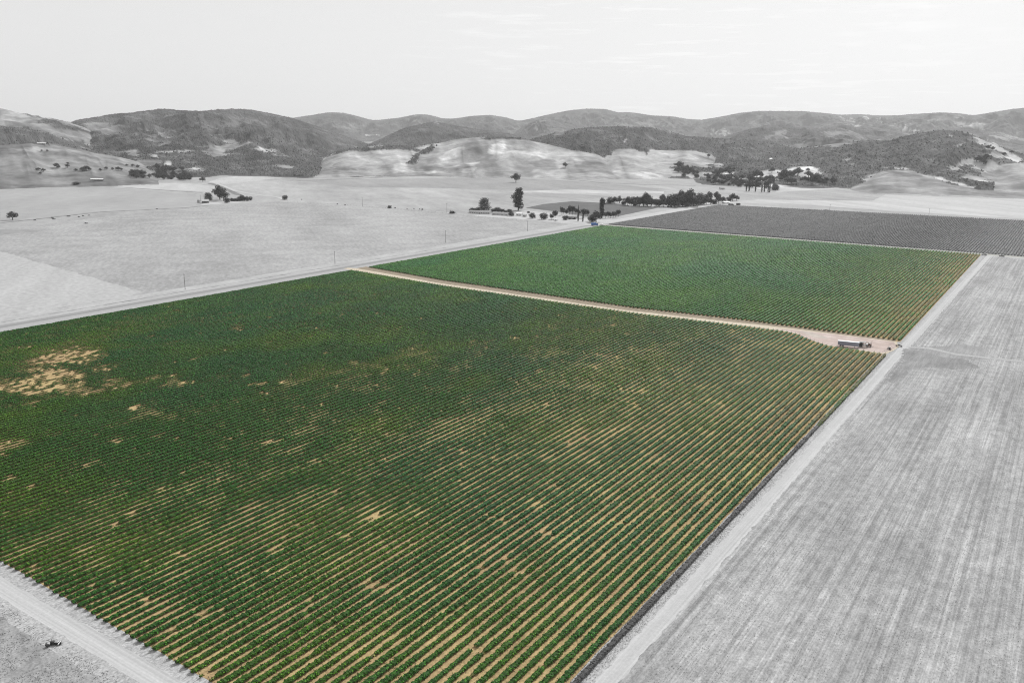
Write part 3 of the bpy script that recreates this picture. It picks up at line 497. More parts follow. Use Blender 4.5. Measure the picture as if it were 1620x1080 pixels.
def make_tree(kind, seed):
    r = random.Random(seed); root = link(kind, None); bm = bmesh.new(); tone = .075
    if kind == 'oak_tree':
        h = 11; clumps = [(0, 0, 7, 3.6, 3.6, 2.8)]
        tube(bm, (0, 0, -1), (.2, 0, 3.2), .5, .35)
        for k in range(7):
            a = k * 2 * math.pi / 7 + r.uniform(-.3, .3); q = r.uniform(2.8, 4.6); z = r.uniform(4.2, 8); s = r.uniform(1.7, 2.7)
            clumps.append((math.cos(a) * q, math.sin(a) * q, z, s, s, s * .75)); tube(bm, (.2, 0, 2.8), (math.cos(a) * q * .8, math.sin(a) * q * .8, z - .5), .22, .08, 5)
        clumps.append((r.uniform(-1, 1), r.uniform(-1, 1), 9.2, 2.2, 2.2, 1.7)); n, sz = 1500, .75
    elif kind == 'bushy_tree':
        clumps = [(0, 0, 3.2, 3.4, 3.4, 2.9)]; tube(bm, (0, 0, -1), (0, 0, 2.4), .35, .22)
        for k in range(6):
            a = k * 1.05 + r.uniform(-.3, .3); q = r.uniform(1.6, 2.8); s = r.uniform(1.3, 2.0); clumps.append((math.cos(a) * q, math.sin(a) * q, r.uniform(1.8, 4.6), s, s, s * .9))
            tube(bm, (0, 0, 1.4), (math.cos(a) * q * .7, math.sin(a) * q * .7, 3), .12, .05, 5)
        n, sz, tone = 1000, .65, .07
    elif kind == 'dome_tree':
        clumps = [(0, 0, 5.5, 5.6, 5.6, 5.2), (0, 0, 9, 5.0, 5.0, 4.2), (1, .5, 11.2, 3.4, 3.4, 2.6), (-1.5, 0, 10.6, 3, 3, 2.6), (-3.5, 1, 3.5, 3, 3, 3), (3.7, -1, 3.5, 3, 3, 3)]; tube(bm, (0, 0, -1), (0, 0, 7), .5, .25)
        for a in (0, 2, 4): tube(bm, (0, 0, 3), (math.cos(a) * 3, math.sin(a) * 3, 6), .2, .08, 5)
        n, sz, tone = 2600, .75, .08
    elif kind == 'tall_tree':
        clumps = []; tube(bm, (0, 0, -1), (0, 0, 20), .6, .15)
        for k in range(22):
            z = 4 + k * .95; q = r.uniform(.6, 3.2) * (1 if z < 20 else .7); a = k * 2.4; s = r.uniform(1.7, 2.7)
            clumps.append((math.cos(a) * q, math.sin(a) * q, z, s, s, s * .9)); tube(bm, (0, 0, z - 1.5), (math.cos(a) * q, math.sin(a) * q, z), .14, .04, 5)
        n, sz, tone = 3200, .9, .065
    elif kind == 'cypress_tree':
        clumps = [(0, 0, z, w, w, 1.6) for z, w in ((1.6, .9), (3.6, 1.05), (5.6, 1.0), (7.6, .85), (9.6, .65), (11.2, .4))]; tube(bm, (0, 0, -.5), (0, 0, 8), .2, .08, 5); n, sz, tone = 700, .5, .05
    elif kind == 'orchard_tree':
        clumps = [(0, 0, 4.2, 1.9, 1.9, 2.0)] ; tube(bm, (0, 0, -.5), (0, 0, 3.4), .2, .12)
        for k in range(5):
            a = k * 1.26 + r.uniform(-.3, .3); clumps.append((math.cos(a) * 1.4, math.sin(a) * 1.4, r.uniform(3.2, 5.6), 1.2, 1.2, 1.3)); tube(bm, (0, 0, 2), (math.cos(a) * 1.2, math.sin(a) * 1.2, 4), .08, .04, 5)
        n, sz, tone = 600, .6, .07
    else:
        clumps = [(0, 0, .8, 1.4, 1.4, .9), (.9, .3, .7, .9, .9, .7), (-.9, -.2, .7, 1, 1, .7)]; tube(bm, (0, 0, -.3), (0, 0, .8), .08, .04, 5); n, sz, tone = 220, .45, .07
    fin('trunk', bm, m_bark, root); link('crown', make_crown(clumps, n, sz, tone, seed * 3 + 1), m_leaf, root)
    return root
CATN = {'oak_tree': 'tree', 'bushy_tree': 'tree', 'dome_tree': 'tree', 'tall_tree': 'tree', 'cypress_tree': 'cypress', 'orchard_tree': 'tree', 'shrub': 'shrub'}
protos = {k: [make_tree(k, 10 + i) for i in range(n)] for k, n in (('oak_tree', 4), ('bushy_tree', 3), ('dome_tree', 1), ('tall_tree', 2), ('cypress_tree', 1), ('orchard_tree', 3), ('shrub', 2))}
fresh = {id(p): True for v in protos.values() for p in v}
def tree(kind, px, py, s, label, group=None, loc=None):
    p = rnd.choice(protos[kind]); loc = loc or ground_at(px, py); rz = rnd.uniform(0, 6.28); s = tuple(q * 1.3 for q in s) if hasattr(s, '__len__') else s * 1.3
    if group and not hasattr(s, '__len__'): s = (s, s)
    if group: q = rnd.uniform(.8, 1.15); s = (s[0] * q * rnd.uniform(.9, 1.1), s[1] * q * rnd.uniform(.85, 1.2))
    sx = s * rnd.uniform(.92, 1.1) if not hasattr(s, '__len__') else s[0]; sz = s * rnd.uniform(.92, 1.08) if not hasattr(s, '__len__') else s[1]
    if fresh.get(id(p)):
        fresh[id(p)] = False; p.location = loc; p.rotation_euler = (0, 0, rz); p.scale = (sx, sx, sz); tag(p, label, CATN[kind], group); return p
    o = copy_thing(p, loc, rz, (sx, sx, sz), label, group); o['category'] = CATN[kind]; return o
tree('oak_tree', 20, 348, (.95, .85), 'spreading dark oak at the far left edge beside the field boundary')
tree('oak_tree', 816, 289, (1.7, 1.7), 'lone oak standing in the open meadow at the foot of the pale hill')
tree('tall_tree', 820, 333, (1.6, 1.12), 'tallest ragged dark tree behind the long low farm buildings')
tree('dome_tree', 766, 335, (1.25, 1.25), 'large dome shaped tree rising behind the left long building')
tree('bushy_tree', 747, 336, (1.1, 1.0), 'dark bushy tree at the left end of the first long building')
tree('bushy_tree', 755, 335, (1.0, .9), 'low dark tree between dome shaped tree and bushy tree by the first long building')
for px in (781, 787, 794): tree('bushy_tree', px, 335.5, (1.0, .85), 'low dark tree in the clump behind the second long building', 'trees behind the second long building')
for px in (800, 806): tree('bushy_tree', px, 336, (.8, .55), 'low hedge tree behind the right end of the second long building', 'hedge behind the second long building')
tree('bushy_tree', 809, 342, (.9, .95), 'dark round tree at the right end of the second long building')
tree('bushy_tree', 842, 345.5, (1.0, 1.15), 'round dark tree in the farmyard, leftmost of the two round ones by the pale verge')
tree('bushy_tree', 860, 347, (1.35, 1.25), 'broad round dark tree in the farmyard right of the smaller round one')
tree('bushy_tree', 836, 337, (.5, .4), 'small bush beside the pale shed in the farmyard')
tree('orchard_tree', 878, 347, (1.4, 1.6), 'loose crowned tree left of the pale farmhouse')
tree('orchard_tree', 873, 348, (1.1, 1.1), 'smaller tree under the loose crowned tree left of the farmhouse')
for px, py in ((891, 340), (896, 340.5), (901, 340), (906, 340), (911, 340.5), (916, 341), (889, 341)): tree('orchard_tree', px, py, (1.1, 1.35), 'tree in the row behind the pale farmhouse', 'tree row behind the farmhouse')
tree('orchard_tree', 923, 345, (1.5, 1.7), 'wide crowned tree behind the right cypress')
tree('orchard_tree', 929, 343, (1.2, 1.4), 'pale tree right of the wide crowned tree behind the cypresses')
tree('cypress_tree', 914.5, 350.5, (1.0, 1.5), 'slim dark cypress in the farmyard, left of the pair')
tree('cypress_tree', 922, 351, (.9, 1.2), 'slim dark cypress in the farmyard, right of the pair')
tree('bushy_tree', 895, 348, (.9, .85), 'dark round bush in front of the pale farmhouse')
for px in (901, 906, 909): tree('shrub', px, 347, (1.3, 1.5), 'low shrub against the pale farmhouse', 'shrubs against the farmhouse')
tree('oak_tree', 943, 352, (1.2, 1.2), 'dark spreading tree over the blue truck at the corner of the vineyard')
tree('bushy_tree', 936, 351, (1.3, 1.15), 'dense dark tree left behind the blue truck')
tree('tall_tree', 952, 345, (.85, .92), 'tall narrow tree behind the spreading tree at the vineyard corner')
for px, py in ((958, 345.5), (962, 345), (966, 345), (970, 344), (974, 343.5), (978, 343)): tree('orchard_tree', px, py, (1.15, 1.15), 'round trimmed tree in the row beside the drive', 'trimmed trees beside the drive')
# grove on the far side of the grey vineyard
for k, (px, py, s) in enumerate([(966, 322, .9), (973, 322, .9), (980, 321.5, 1.1), (987, 324, .9), (993, 325, 1.0), (999, 325.5, 1.0), (1006, 326, 1.1), (1012, 326, 1.0), (1018, 326, 1.3), (1024, 326, 1.4), (1030, 327, 1.2), (1036, 327.5, 1.0), (1043, 327, 1.2), (1050, 327.5, 1.2), (1057, 327, 1.35), (1062, 327.5, 1.6), (1068, 327, 1.5), (1074, 327, 1.3), (1080, 327, 1.2), (1086, 326, 1.4), (1092, 326, 1.5), (1098, 326, 1.35), (1105, 325, 1.2), (1103, 328, .9), (1111, 324, 1.2), (1117, 324, 1.1), (1124, 323.5, 1.0), (1130, 323, 1.0), (1137, 322, .9), (1144, 321, .7), (1153, 318, .9), (1159, 318, 1.0), (1165, 317.5, .7), (1009, 322, 1.1), (1022, 321, 1.3), (1048, 321, 1.2), (1064, 320, 1.7), (1078, 320, 1.5), (1091, 319, 1.5), (1107, 318, 1.3), (1121, 318, 1.2), (1134, 318, 1.1), (1001, 320, 1.0), (1087, 329, .9), (1071, 329, .9)]):
    tree('oak_tree' if k % 3 else 'bushy_tree', px, py, s * (1 if k % 3 else 1.5), 'dark tree in the long grove left of the grey vineyard', 'trees of the long grove by the grey vineyard')
tree('shrub', 980, 312.5, (1.6, 1.8), 'single small bush in the meadow above the white shed')
for px in (1156, 1168): tree('shrub', px, 324.5, (2.2, 1.7), 'dark bush at the far edge of the grey vineyard', 'bushes at the far edge of the grey vineyard')
tree('shrub', 1307, 334, (2.2, 1.3), 'dark bush beside the utility pole at the far edge of the grey vineyard')
# left farmstead
tree('dome_tree', 330, 317, (1.0, .8), 'round dark tree behind the small house in the left fields')
tree('oak_tree', 348, 316, (1.7, 1.9), 'tall broad dark tree in the middle of the left farmstead')
tree('oak_tree', 354, 318, (1.3, 1.4), 'dark tree right of the tall broad one at the left farmstead')
tree('bushy_tree', 359, 321, (1.1, 1.2), 'dark bush leaning in front of the left farmstead trees')
for px, py in ((367, 318.5), (371, 318.5), (375, 318.5), (379, 318), (383, 318), (387, 318), (391, 318)): tree('bushy_tree', px, py, (.85, 1.2 if px > 375 else .85), 'tree of the clipped hedge at the left farmstead', 'hedge trees of the left farmstead')
tree('bushy_tree', 396, 317, (.85, .95), 'round dark bush at the right end of the left farmstead hedge')
tree('bushy_tree', 451, 316, (1.1, 1.1), 'single round bush at the corner of the pale field')
tree('oak_tree', 321, 288, (1.1, .9), 'single dark tree where the farm road meets the hill')
tree('bushy_tree', 120, 292, (1.8, .8), 'dark low tree at the end of the ditch in the left meadow')
for px, py, s in ((546, 325, .8), (616, 329.5, 2.1), (625, 329, .7), (644, 331, .7), (655, 331, .6), (664, 331.5, .8), (668, 332, .8), (534, 323.5, .7), (715, 338, 2.1), (721, 337.5, .6), (477, 316, .7)):
    big = s > 2; tree('shrub', px, py, (s, s * 1.1), {616: 'larger dark bush on the fence line, left of the small ones', 715: 'dark bush beside the pole nearest the farm buildings'}.get(px, 'small bush on the fence line of the pale field'), None if big else 'bushes along the fence of the pale field')
for px, py in ((55, 348.5), (83, 344.8), (85, 347), (108.5, 342.5), (125, 343.4), (131.5, 341.7), (141, 341), (136.5, 353.6), (248, 331)):
    tree('shrub', px, py, (1.0, .75), 'small dark bush dotted along the field boundary at left', 'bushes on the left field boundary')
# oaks on the slopes
hill_oaks = [(61, 270, 1), (69, 272, 1.3), (64, 276, .8), (90, 265.5, 1.6), (93, 266, 1), (107, 265.5, 1.2), (107, 260, .8), (120, 271, 1), (131, 271, 1.3), (137, 270, 1.6), (142, 270.5, 1.1), (159, 271, 1), (168, 268.5, .9), (178, 269, 1), (187, 270, 1.4), (192, 270, 1), (66, 240, .7), (75, 240, .7), (201, 263, 1), (210, 264, 1.2), (218, 266, 1)]
for px, py, s in hill_oaks: tree('oak_tree', px, py, (s * .66, s * .5), 'dark oak dotted on the smooth grass hill at left', 'oaks on the smooth left hill')
def grove(poly_n, label, group, n, s0, s1, kinds=('oak_tree', 'bushy_tree')):
    k = 0
    while k < n:
        cx, cy, rx, ry = rnd.choice(poly_n); px = cx + rnd.uniform(-rx, rx); py = cy + rnd.uniform(-ry, ry)
        if ((px - cx) / rx) ** 2 + ((py - cy) / ry) ** 2 > 1: continue
        kd = rnd.choice(kinds); s = rnd.uniform(s0, s1) * (1.5 if kd == 'bushy_tree' else 1); tree(kd, px, py, (s * 1.1, s), label, group); k += 1
grove([(238, 278, 26, 5), (215, 279, 8, 4), (262, 280, 14, 5), (292, 280, 11, 6), (270, 270, 25, 4), (292, 284, 9, 3)], 'dark oak in the grove at the foot of the left hills', 'oaks of the left grove', 75, .65, 1.1)
grove([(1110, 278, 36, 6), (1160, 288, 46, 6), (1135, 284, 42, 6), (1085, 272, 16, 4), (1185, 294, 34, 3), (1150, 272, 12, 4), (1200, 282, 18, 6), (1250, 283, 34, 5), (1290, 287, 20, 4)], 'dark oak in the grove at the foot of the right hill', 'oaks of the right grove', 150, .6, 1.05)
for px, py, s in ((1197, 282, 1.6), (1190, 288, 1.3), (1216, 293, 1.2), (1221, 291, 1.3), (1203, 287, .9), (1239, 283, 1.5), (1255, 280, 1.4), (1262, 279, 1.5), (1279, 281, 1.5), (1278, 272, 1.1), (1291, 288, 1.6), (1303, 293, 1.2), (1317, 292, 1.2), (1246, 289, 1.2), (1252, 292, 1.2), (1221, 274, 1.3), (1240, 276, 1.2), (1190, 297, 1), (1213, 299, .9), (1074, 268, 1.8), (1121, 249, .9), (894, 265, 1.1)):
    tree('oak_tree', px, py, (s * 1.1, s), {1074: 'large round tree at the top corner of the right grove', 894: 'lone small tree on the pale hillside', 1121: 'small tree on the bright ridge above the right grove'}.get(px, 'scattered oak on the bright slope right of the grove'), None if px in (1074, 894, 1121) else 'oaks on the bright slope')
for px, b in ((1180.5, 303), (1185, 303), (1195, 303.5), (1205, 304), (1209, 304), (1215, 304.5), (1217.5, 304.5)): tree('cypress_tree', px, b, (1.3, 1.45), 'slim dark cypress in the line in front of the right grove', 'cypresses before the right grove')
grove([(1226, 300, 5, 2)], 'dark tree at the right end of the cypress line', 'trees at the end of the cypress line', 5, .7, 1.0)
for px, py, s in ((1550, 257, 1), (1560, 252, 1.2), (1545, 256, 1), (1556, 260, 1.2), (1600, 243, .9), (1588, 246, .8), (1570, 238, .9), (1563, 236, .9)): tree('oak_tree', px, py, (s * 1.3, s), 'dark oak on the pale slope at the far right', 'oaks on the far right slope')

# woodland mass on the hills
cand = np.where((tr[used] > .45) & (Zh[used] > 6) & (RR.ravel()[used] < 3900))[0]
near_c = rng.choice(cand, min(10000, len(cand)), replace=False)
cr_z = np.where((tr[used] > .3) & (RR.ravel()[used] > 10500) & (RR.ravel()[used] < 13000) & (Zh[used] > 330))[0]
ridge = rng.choice(cr_z, min(3500, len(cr_z)), replace=False) if len(cr_z) else near_c[:0]
C = P[used][np.concatenate([near_c, ridge])]; n = len(C)
ico = np.array([(0, 0, 1.), (.9, 0, .3), (.28, .85, .35), (-.73, .53, .3), (-.73, -.53, .35), (.28, -.85, .3), (.7, .5, -.5), (-.27, .82, -.5), (-.86, 0, -.5), (-.27, -.82, -.5), (.7, -.5, -.5)])
fc = np.array([(0, 1, 2), (0, 2, 3), (0, 3, 4), (0, 4, 5), (0, 5, 1), (1, 6, 2), (2, 7, 3), (3, 8, 4), (4, 9, 5), (5, 10, 1), (6, 7, 2), (7, 8, 3), (8, 9, 4), (9, 10, 5), (10, 6, 1)])
sz = (1.3 + 2.0 * rng.random(n) ** 2)[:, None, None]
Vw = C[:, None, :] + (rng.normal(size=(n, 1, 3)) * np.array([5, 5, 0])) + ico[None] * sz * (.75 + .5 * rng.random((n, 11, 1))) + np.array([0, 0, .2])
Cw = np.repeat((.12 * (.6 + .8 * rng.random(n)))[:, None], 11, 1).ravel()
tag(link('woodland', np_mesh('woodland', Vw.reshape(-1, 3), (fc[None] + (np.arange(n) * 11)[:, None, None]).reshape(-1, 3), 3, np.repeat(Cw[:, None], 3, 1)), m_leaf), 'dense dark scrub and woodland covering the far hills', 'woodland', kind='stuff')

# dry tufts on the mown field, verges and rough corner
def tufts(name, label, xr, yr, n, h, tone, dens=None):
    x = rng.uniform(*xr, n); y = yr[0] + (yr[1] - yr[0]) * rng.random(n) ** 1.4
    k = fbm(x / 3, y / 9, 3, 401) + .6 * (fbm(x / 1.2, y / 60, 2, 411) - .5) > .44
    x, y = x[k], y[k]; n = len(x); s = (h * (.5 + rng.random(n)))[:, None, None]
    base = np.array([(-.8, -.3, 0), (.7, -.4, 0), (.1, .8, 0), (0, 0, .75)])
    a = rng.random(n) * 6.28; ca, sa = np.cos(a), np.sin(a)
    b = base[None] * s; V = np.stack([b[:, :, 0] * ca[:, None] - b[:, :, 1] * sa[:, None] + x[:, None], b[:, :, 0] * sa[:, None] + b[:, :, 1] * ca[:, None] + y[:, None], b[:, :, 2] + SHEET_Z[0] * .8], -1)
    f = np.array([(0, 1, 3), (1, 2, 3), (2, 0, 3)])
    c = np.repeat(tone * (.55 + .9 * rng.random(n)), 4)
    tag(link(name, np_mesh(name, V.reshape(-1, 3), (f[None] + (np.arange(n) * 4)[:, None, None]).reshape(-1, 3), 3, np.repeat(c[:, None], 3, 1)), m_leaf), label, 'grass', kind='stuff')
tufts('grass_tufts', 'short dry grass tufts on the mown field at right', (-69, 90), (100, 620), 120000, .10, .40)
tufts('verge_weeds', 'dry weeds on the verges of the farm track', (-81, -75.2), (100, 620), 16000, .10, .38)
tufts('rough_grass', 'dry rough grass in the lower left corner', (-330, -140), (40, 86), 60000, .14, .32)

# ------------------------------------------------------------------ buildings, vehicles, poles
m_white = mat('white_metal', .72, .5, var=.08, scale=.6); m_pale = mat('pale_wall', .5, .9, var=.12, scale=.5); m_roof = mat('grey_roof', .30, .85, var=.15, scale=.8); m_droof = mat('dark_roof', .12, .9, var=.2, scale=.8)
m_win = mat('window_glass', .03, .15); m_tyre = mat('tyre', .02, .9); m_blk = mat('dark_metal', .04, .6, var=.2, scale=3); m_steel = mat('grey_steel', .35, .45, .5)
m_wood = mat('pole_wood', .10, .9); m_trl = mat('shaded_bluish_panel', (.27, .275, .34), .5, var=.06, scale=.7); m_trlroof = mat('trailer_roof', (.36, .36, .38), .45)  # trailer sides: shade from facing away from the sun is in the colour
m_blue = mat('blue_paint', (.05, .14, .38), .4, var=.15, scale=1); m_rust = mat('brown_metal', (.13, .075, .055), .8, var=.3, scale=2); m_rim = mat('rim', .5, .4, .6)
def wheel(root, x, y, z, r, w=.28):
    bm = bmesh.new(); tube(bm, (x, y - w / 2, z), (x, y + w / 2, z), r, r, 16); t = fin('wheel', bm, m_tyre, root, .03)
    bm = bmesh.new(); tube(bm, (x, y - w / 2 - .012, z), (x, y + w / 2 + .012, z), r * .5, r * .5, 12); fin('rim', bm, m_rim, t)
    return t
def bx_(name, root, dims, m, bevel=0): bm = bmesh.new(); box(bm, *dims); return fin(name, bm, m, root, bevel)
def house(name, loc, rz, Lx, Wy, hw, hr, label, cat, wall=m_pale, roof=m_roof, nwin=6, door=True):
    t = thing(name, loc, rz, label, cat)
    bm = bmesh.new(); v = [bm.verts.new(p) for p in ((-Lx / 2, -Wy / 2, -1), (Lx / 2, -Wy / 2, -1), (Lx / 2, Wy / 2, -1), (-Lx / 2, Wy / 2, -1), (-Lx / 2, -Wy / 2, hw), (Lx / 2, -Wy / 2, hw), (Lx / 2, Wy / 2, hw), (-Lx / 2, Wy / 2, hw), (-Lx / 2, 0, hw + hr), (Lx / 2, 0, hw + hr))]
    for f in ((0, 1, 5, 4), (2, 3, 7, 6), (1, 2, 6, 9, 5), (3, 0, 4, 8, 7), (0, 3, 2, 1)): bm.faces.new([v[i] for i in f])
    fin('wall', bm, wall, t)
    e = .5; bm = bmesh.new(); sl = hr / (Wy / 2)
    for s in (-1, 1):
        y1, z1 = s * (Wy / 2 + e), hw - e * sl; P4 = [(-Lx / 2 - e, y1, z1), (Lx / 2 + e, y1, z1), (Lx / 2 + e, 0, hw + hr), (-Lx / 2 - e, 0, hw + hr)]
        a = [bm.verts.new((p[0], p[1], p[2] + .05)) for p in P4]; b = [bm.verts.new((p[0], p[1], p[2] + .22)) for p in P4]
        bm.faces.new(a); bm.faces.new(b[::-1])
        for k in range(4): bm.faces.new((a[k], b[k], b[(k + 1) % 4], a[(k + 1) % 4]))
    fin('roof', bm, roof, t)
    for k in range(nwin):
        x = -Lx / 2 + Lx * (k + .5) / nwin
        if door and k == nwin // 2: bx_('door', t, (x - .6, x + .6, -Wy / 2 - .06, -Wy / 2 - .01, -.2, 2.1), m_droof); continue
        wf = bx_('window', t, (x - .9, x + .9, -Wy / 2 - .06, -Wy / 2 - .01, 1.0, 2.2), m_white); bx_('pane', wf, (x - .78, x + .78, -Wy / 2 - .09, -Wy / 2 - .065, 1.1, 2.1), m_win)
    return t
def base(px, py): x, y = g(px, py); return (x, y, 0.0)
def facing(a, b): A, B = g(*a), g(*b); return math.atan2(B[1] - A[1], B[0] - A[0])
house('long_building', base(760, 338), facing((742, 337), (778, 338.6)), 34, 9, 2.9, 1.8, 'long low grey-roofed farm building, left of the two long ones', 'building', nwin=9)
house('long_building', base(793, 340.5), facing((779, 339.8), (807, 341.3)), 27, 9, 2.8, 1.8, 'long low farm building with plain front, right of the two long ones', 'building', nwin=4)
house('shed', base(822, 341), facing((779, 339.8), (807, 341.3)), 9, 7, 3.2, 1.0, 'small white shed right of the second long building', 'shed', wall=m_white, roof=m_white, nwin=2)
house('shed', base(830, 343), facing((779, 339.8), (807, 341.3)), 5, 4, 2.4, .8, 'small grey shed between the white shed and the round trees', 'shed', nwin=2)
house('farmhouse', base(902, 345), facing((880, 345), (915, 347)), 22, 9, 3.0, 2.0, 'pale farmhouse half hidden behind bushes and cypresses', 'house', roof=mat('pale_roof', .45, .85, var=.1), nwin=5)
house('shed', base(879.5, 350), facing((880, 345), (915, 347)), 4, 3, 2.6, .6, 'tiny white hut under the loose crowned tree', 'shed', wall=m_white, roof=m_white, nwin=1, door=False)
house('shed', base(963, 321.5), facing((950, 320), (970, 321)), 8, 6, 3, 1.2, 'small white roofed shed left of the long grove', 'shed', roof=m_white, nwin=2)
bx, by_ = g(998, 326); 
def caravan(px, py, rz, label):
    t = thing('white_caravan', base(px, py), rz, label, 'caravan'); bx_('body', t, (-3.2, 3.2, -1.2, 1.2, .5, 2.9), m_white, .15)
    w1 = bx_('window', t, (-2, -.8, -1.26, -1.22, 1.5, 2.2), m_win); w1 = bx_('window', t, (.6, 1.8, -1.26, -1.22, 1.5, 2.2), m_win)
    for s in (-1, 1): wheel(t, 0, s * 1.05, .4, .4)
caravan(998, 326.5, facing((980, 326), (1010, 327)), 'white caravan in front of the long grove')
house('farm_shelter', base(1148, 322), facing((1120, 323), (1160, 321)), 12, 7, 2.4, 1.2, 'pale open farm shelter at the right end of the long grove', 'shed', roof=m_white, nwin=3)
house('small_house', base(325, 321), facing((300, 320.5), (340, 320)), 11, 9, 3.4, 2.6, 'small dark walled house with pale roof in the left fields', 'house', wall=m_droof, roof=m_pale, nwin=3)
t = thing('water_tank', base(314, 321), 0, 'small grey water tank left of the small house', 'water tank')
bm = bmesh.new(); tube(bm, (0, 0, 0), (0, 0, 5.0), 2.0, 2.0, 20); fin('tank', bm, m_steel, t, .02)
bm = bmesh.new(); tube(bm, (0, 0, 5.0), (0, 0, 5.8), 2.1, .3, 20); fin('lid', bm, m_roof, t)
def on_hill(px, py): return ground_at(px, py)
house('hill_house', on_hill(154, 286), facing((140, 290), (170, 290)), 26, 10, 3.5, 1.5, 'low white roofed house at the foot of the smooth left hill', 'house', wall=m_droof, roof=m_white, nwin=6)
house('hill_barn', on_hill(66, 228), facing((40, 290), (90, 290)), 20, 9, 2.6, 1.4, 'long pale barn among trees behind the smooth left hill', 'barn', roof=m_white, nwin=4)
house('hill_barn', on_hill(1532, 0) if False else on_hill(1219, 253), facing((1200, 290), (1240, 290)), 9, 7, 4, 2, 'tiny white hut alone in the dark hillside scrub', 'hut', wall=m_white, roof=m_white, nwin=2)
house('white_house', base(1142, 300), facing((1120, 300), (1160, 300)), 10, 8, 3.2, 2, 'small pale house at the edge of the right grove', 'house', nwin=3)

def pole(px, top, bot, label, arm=1.1, group=None):
    x, y = g(px, bot); d = math.sqrt(x * x + y * y + H * H); h = (bot - top) * d / F * 1.02
    t = thing('utility_pole', (x, y, 0), R(90), label, 'utility pole', group)
    bm = bmesh.new(); tube(bm, (0, 0, -.3), (0, 0, h), .19, .13, 10); fin('shaft', bm, m_wood, t)
    c = bx_('crossarm', t, (-.06, .06, -arm, arm, h - .75, h - .6), m_wood)
    for s in (-arm * .9, 0, arm * .9):
        bm = bmesh.new(); tube(bm, (0, s, h - .6 if s else h), (0, s, h - .35 if s else h + .2), .06, .05, 6); fin('insulator', bm, m_steel, c)
    return (x, y, h)
pl = [pole(293, 435, 458, 'wooden utility pole beside the road, nearest to the camera'), pole(530, 398, 418, 'wooden utility pole just left of where the dirt road begins'),
      pole(705, 365, 384, 'wooden utility pole beside the road, third from the left'), pole(834.5, 350, 366, 'wooden utility pole beside the road closest to the farmyard')]
pole(573.5, 313, 327, 'utility pole on the fence line at the middle of the pale field'); pole(707, 322, 337, 'utility pole left of the first long farm building')
pole(318, 310, 324, 'utility pole in front of the small house in the left fields'); pole(1312.5, 324, 333, 'utility pole beyond the grey vineyard, left of two'); pole(1469.5, 331, 340, 'utility pole beyond the grey vineyard, right of two')

# fence along the far side of the pale field
ft = thing('field_fence', base(455, 319), 0, 'thin wire fence along the far edge of the pale field', 'fence')
fo = Vector(base(455, 319)); line = [Vector(base(*p)) - fo for p in ((455, 319), (540, 324), (600, 328.5), (700, 337), (745, 341.5), (830, 349.5))]
bm = bmesh.new(); bw_ = bmesh.new()
for a, b in zip(line[:-1], line[1:]):
    k = int((b - a).length / 7)
    for j in range(k): p = a.lerp(b, j / k); tube(bm, p, p + Vector((0, 0, 1.3)), .09, .08, 5)
    for z in (.4, .8, 1.2): tube(bw_, a + Vector((0, 0, z)), b + Vector((0, 0, z)), .02, .02, 4)
fin('posts', bm, m_wood, ft); fin('wire', bw_, m_steel, ft)

# the long box trailer
A, B = g(1325, 547.2), g(1358.5, 550.5); rz = math.atan2(B[1] - A[1], B[0] - A[0]); Lt = math.hypot(B[0] - A[0], B[1] - A[1])
t = thing('box_trailer', ((A[0] + B[0]) / 2, (A[1] + B[1]) / 2, .75), rz, 'long bluish white box trailer parked on the dirt between the two green blocks', 'trailer')
def tz(o): o.location.z -= .75; return o
hl = Lt / 2
tz(bx_('cargo_box', t, (-hl, hl, -1.25, 1.25, 1.15, 3.4), m_trl, .04)); tz(bx_('roof', t, (-hl - .02, hl + .02, -1.28, 1.28, 3.41, 3.48), m_trlroof))
bm = bmesh.new()
for k in range(24): x = -hl + .3 + k * (Lt - .6) / 23; box(bm, x - .04, x + .04, -1.29, -1.255, 1.25, 3.35); box(bm, x - .04, x + .04, 1.255, 1.29, 1.25, 3.35)
tz(fin('wall_ribs', bm, m_trl, t)); tz(bx_('rear_door', t, (hl + .005, hl + .06, -1.2, 1.2, 1.2, 3.35), m_steel)); tz(bx_('chassis', t, (-hl + .3, hl - .3, -.5, .5, .9, 1.14), m_blk))
for x in (-hl + 1.6, -hl + 2.9):
    for s in (-1, 1): tz(wheel(t, x, s * 1.0, .55, .5, .5))
for s in (-1, 1): tz(bx_('landing_leg', t, (hl - 2.4, hl - 2.2, s * .8 - .08, s * .8 + .08, .06, .92), m_blk))
# flatbed with frames, telehandler-like machine with mast
def place(px, py, name, label, cat, rz_, z=0): x, y = g(px, py); return thing(name, (x, y, z), rz_, label, cat)
SZ = SHEET_Z[0]
t = place(1365.5, 549, 'equipment_trailer', 'dark flat trailer of framed machinery between the box trailer and the mast machine', 'trailer', rz + .1, SZ)
bx_('deck', t, (-2.6, 2.6, -1.1, 1.1, .8, .95), m_blk)
for x in (-1.8, -.9):
    for s in (-1, 1): wheel(t, x, s * 1.0, .42, .42)
bm = bmesh.new()
for x in (-2.5, -1.25, 0, 1.25, 2.5):
    for s in (-1, 1): tube(bm, (x, s, .96), (x, s, 2.9), .06, .06, 6)
for s in (-1, 1):
    for z in (1.9, 2.9): tube(bm, (-2.5, s, z), (2.5, s, z), .06, .06, 6)
fin('frame', bm, m_blk, t); bx_('engine_box', t, (-2.3, -.4, -.8, .8, .96, 2.4), m_blk, .06); bx_('panel', t, (-.1, 1.1, -.95, -.2, .96, 1.9), m_white, .04); bx_('canopy', t, (-2.6, 1.4, -1.1, 1.1, 2.97, 3.05), m_roof); bx_('hopper', t, (1.3, 2.4, -.6, .8, .96, 2.1), m_steel, .05)
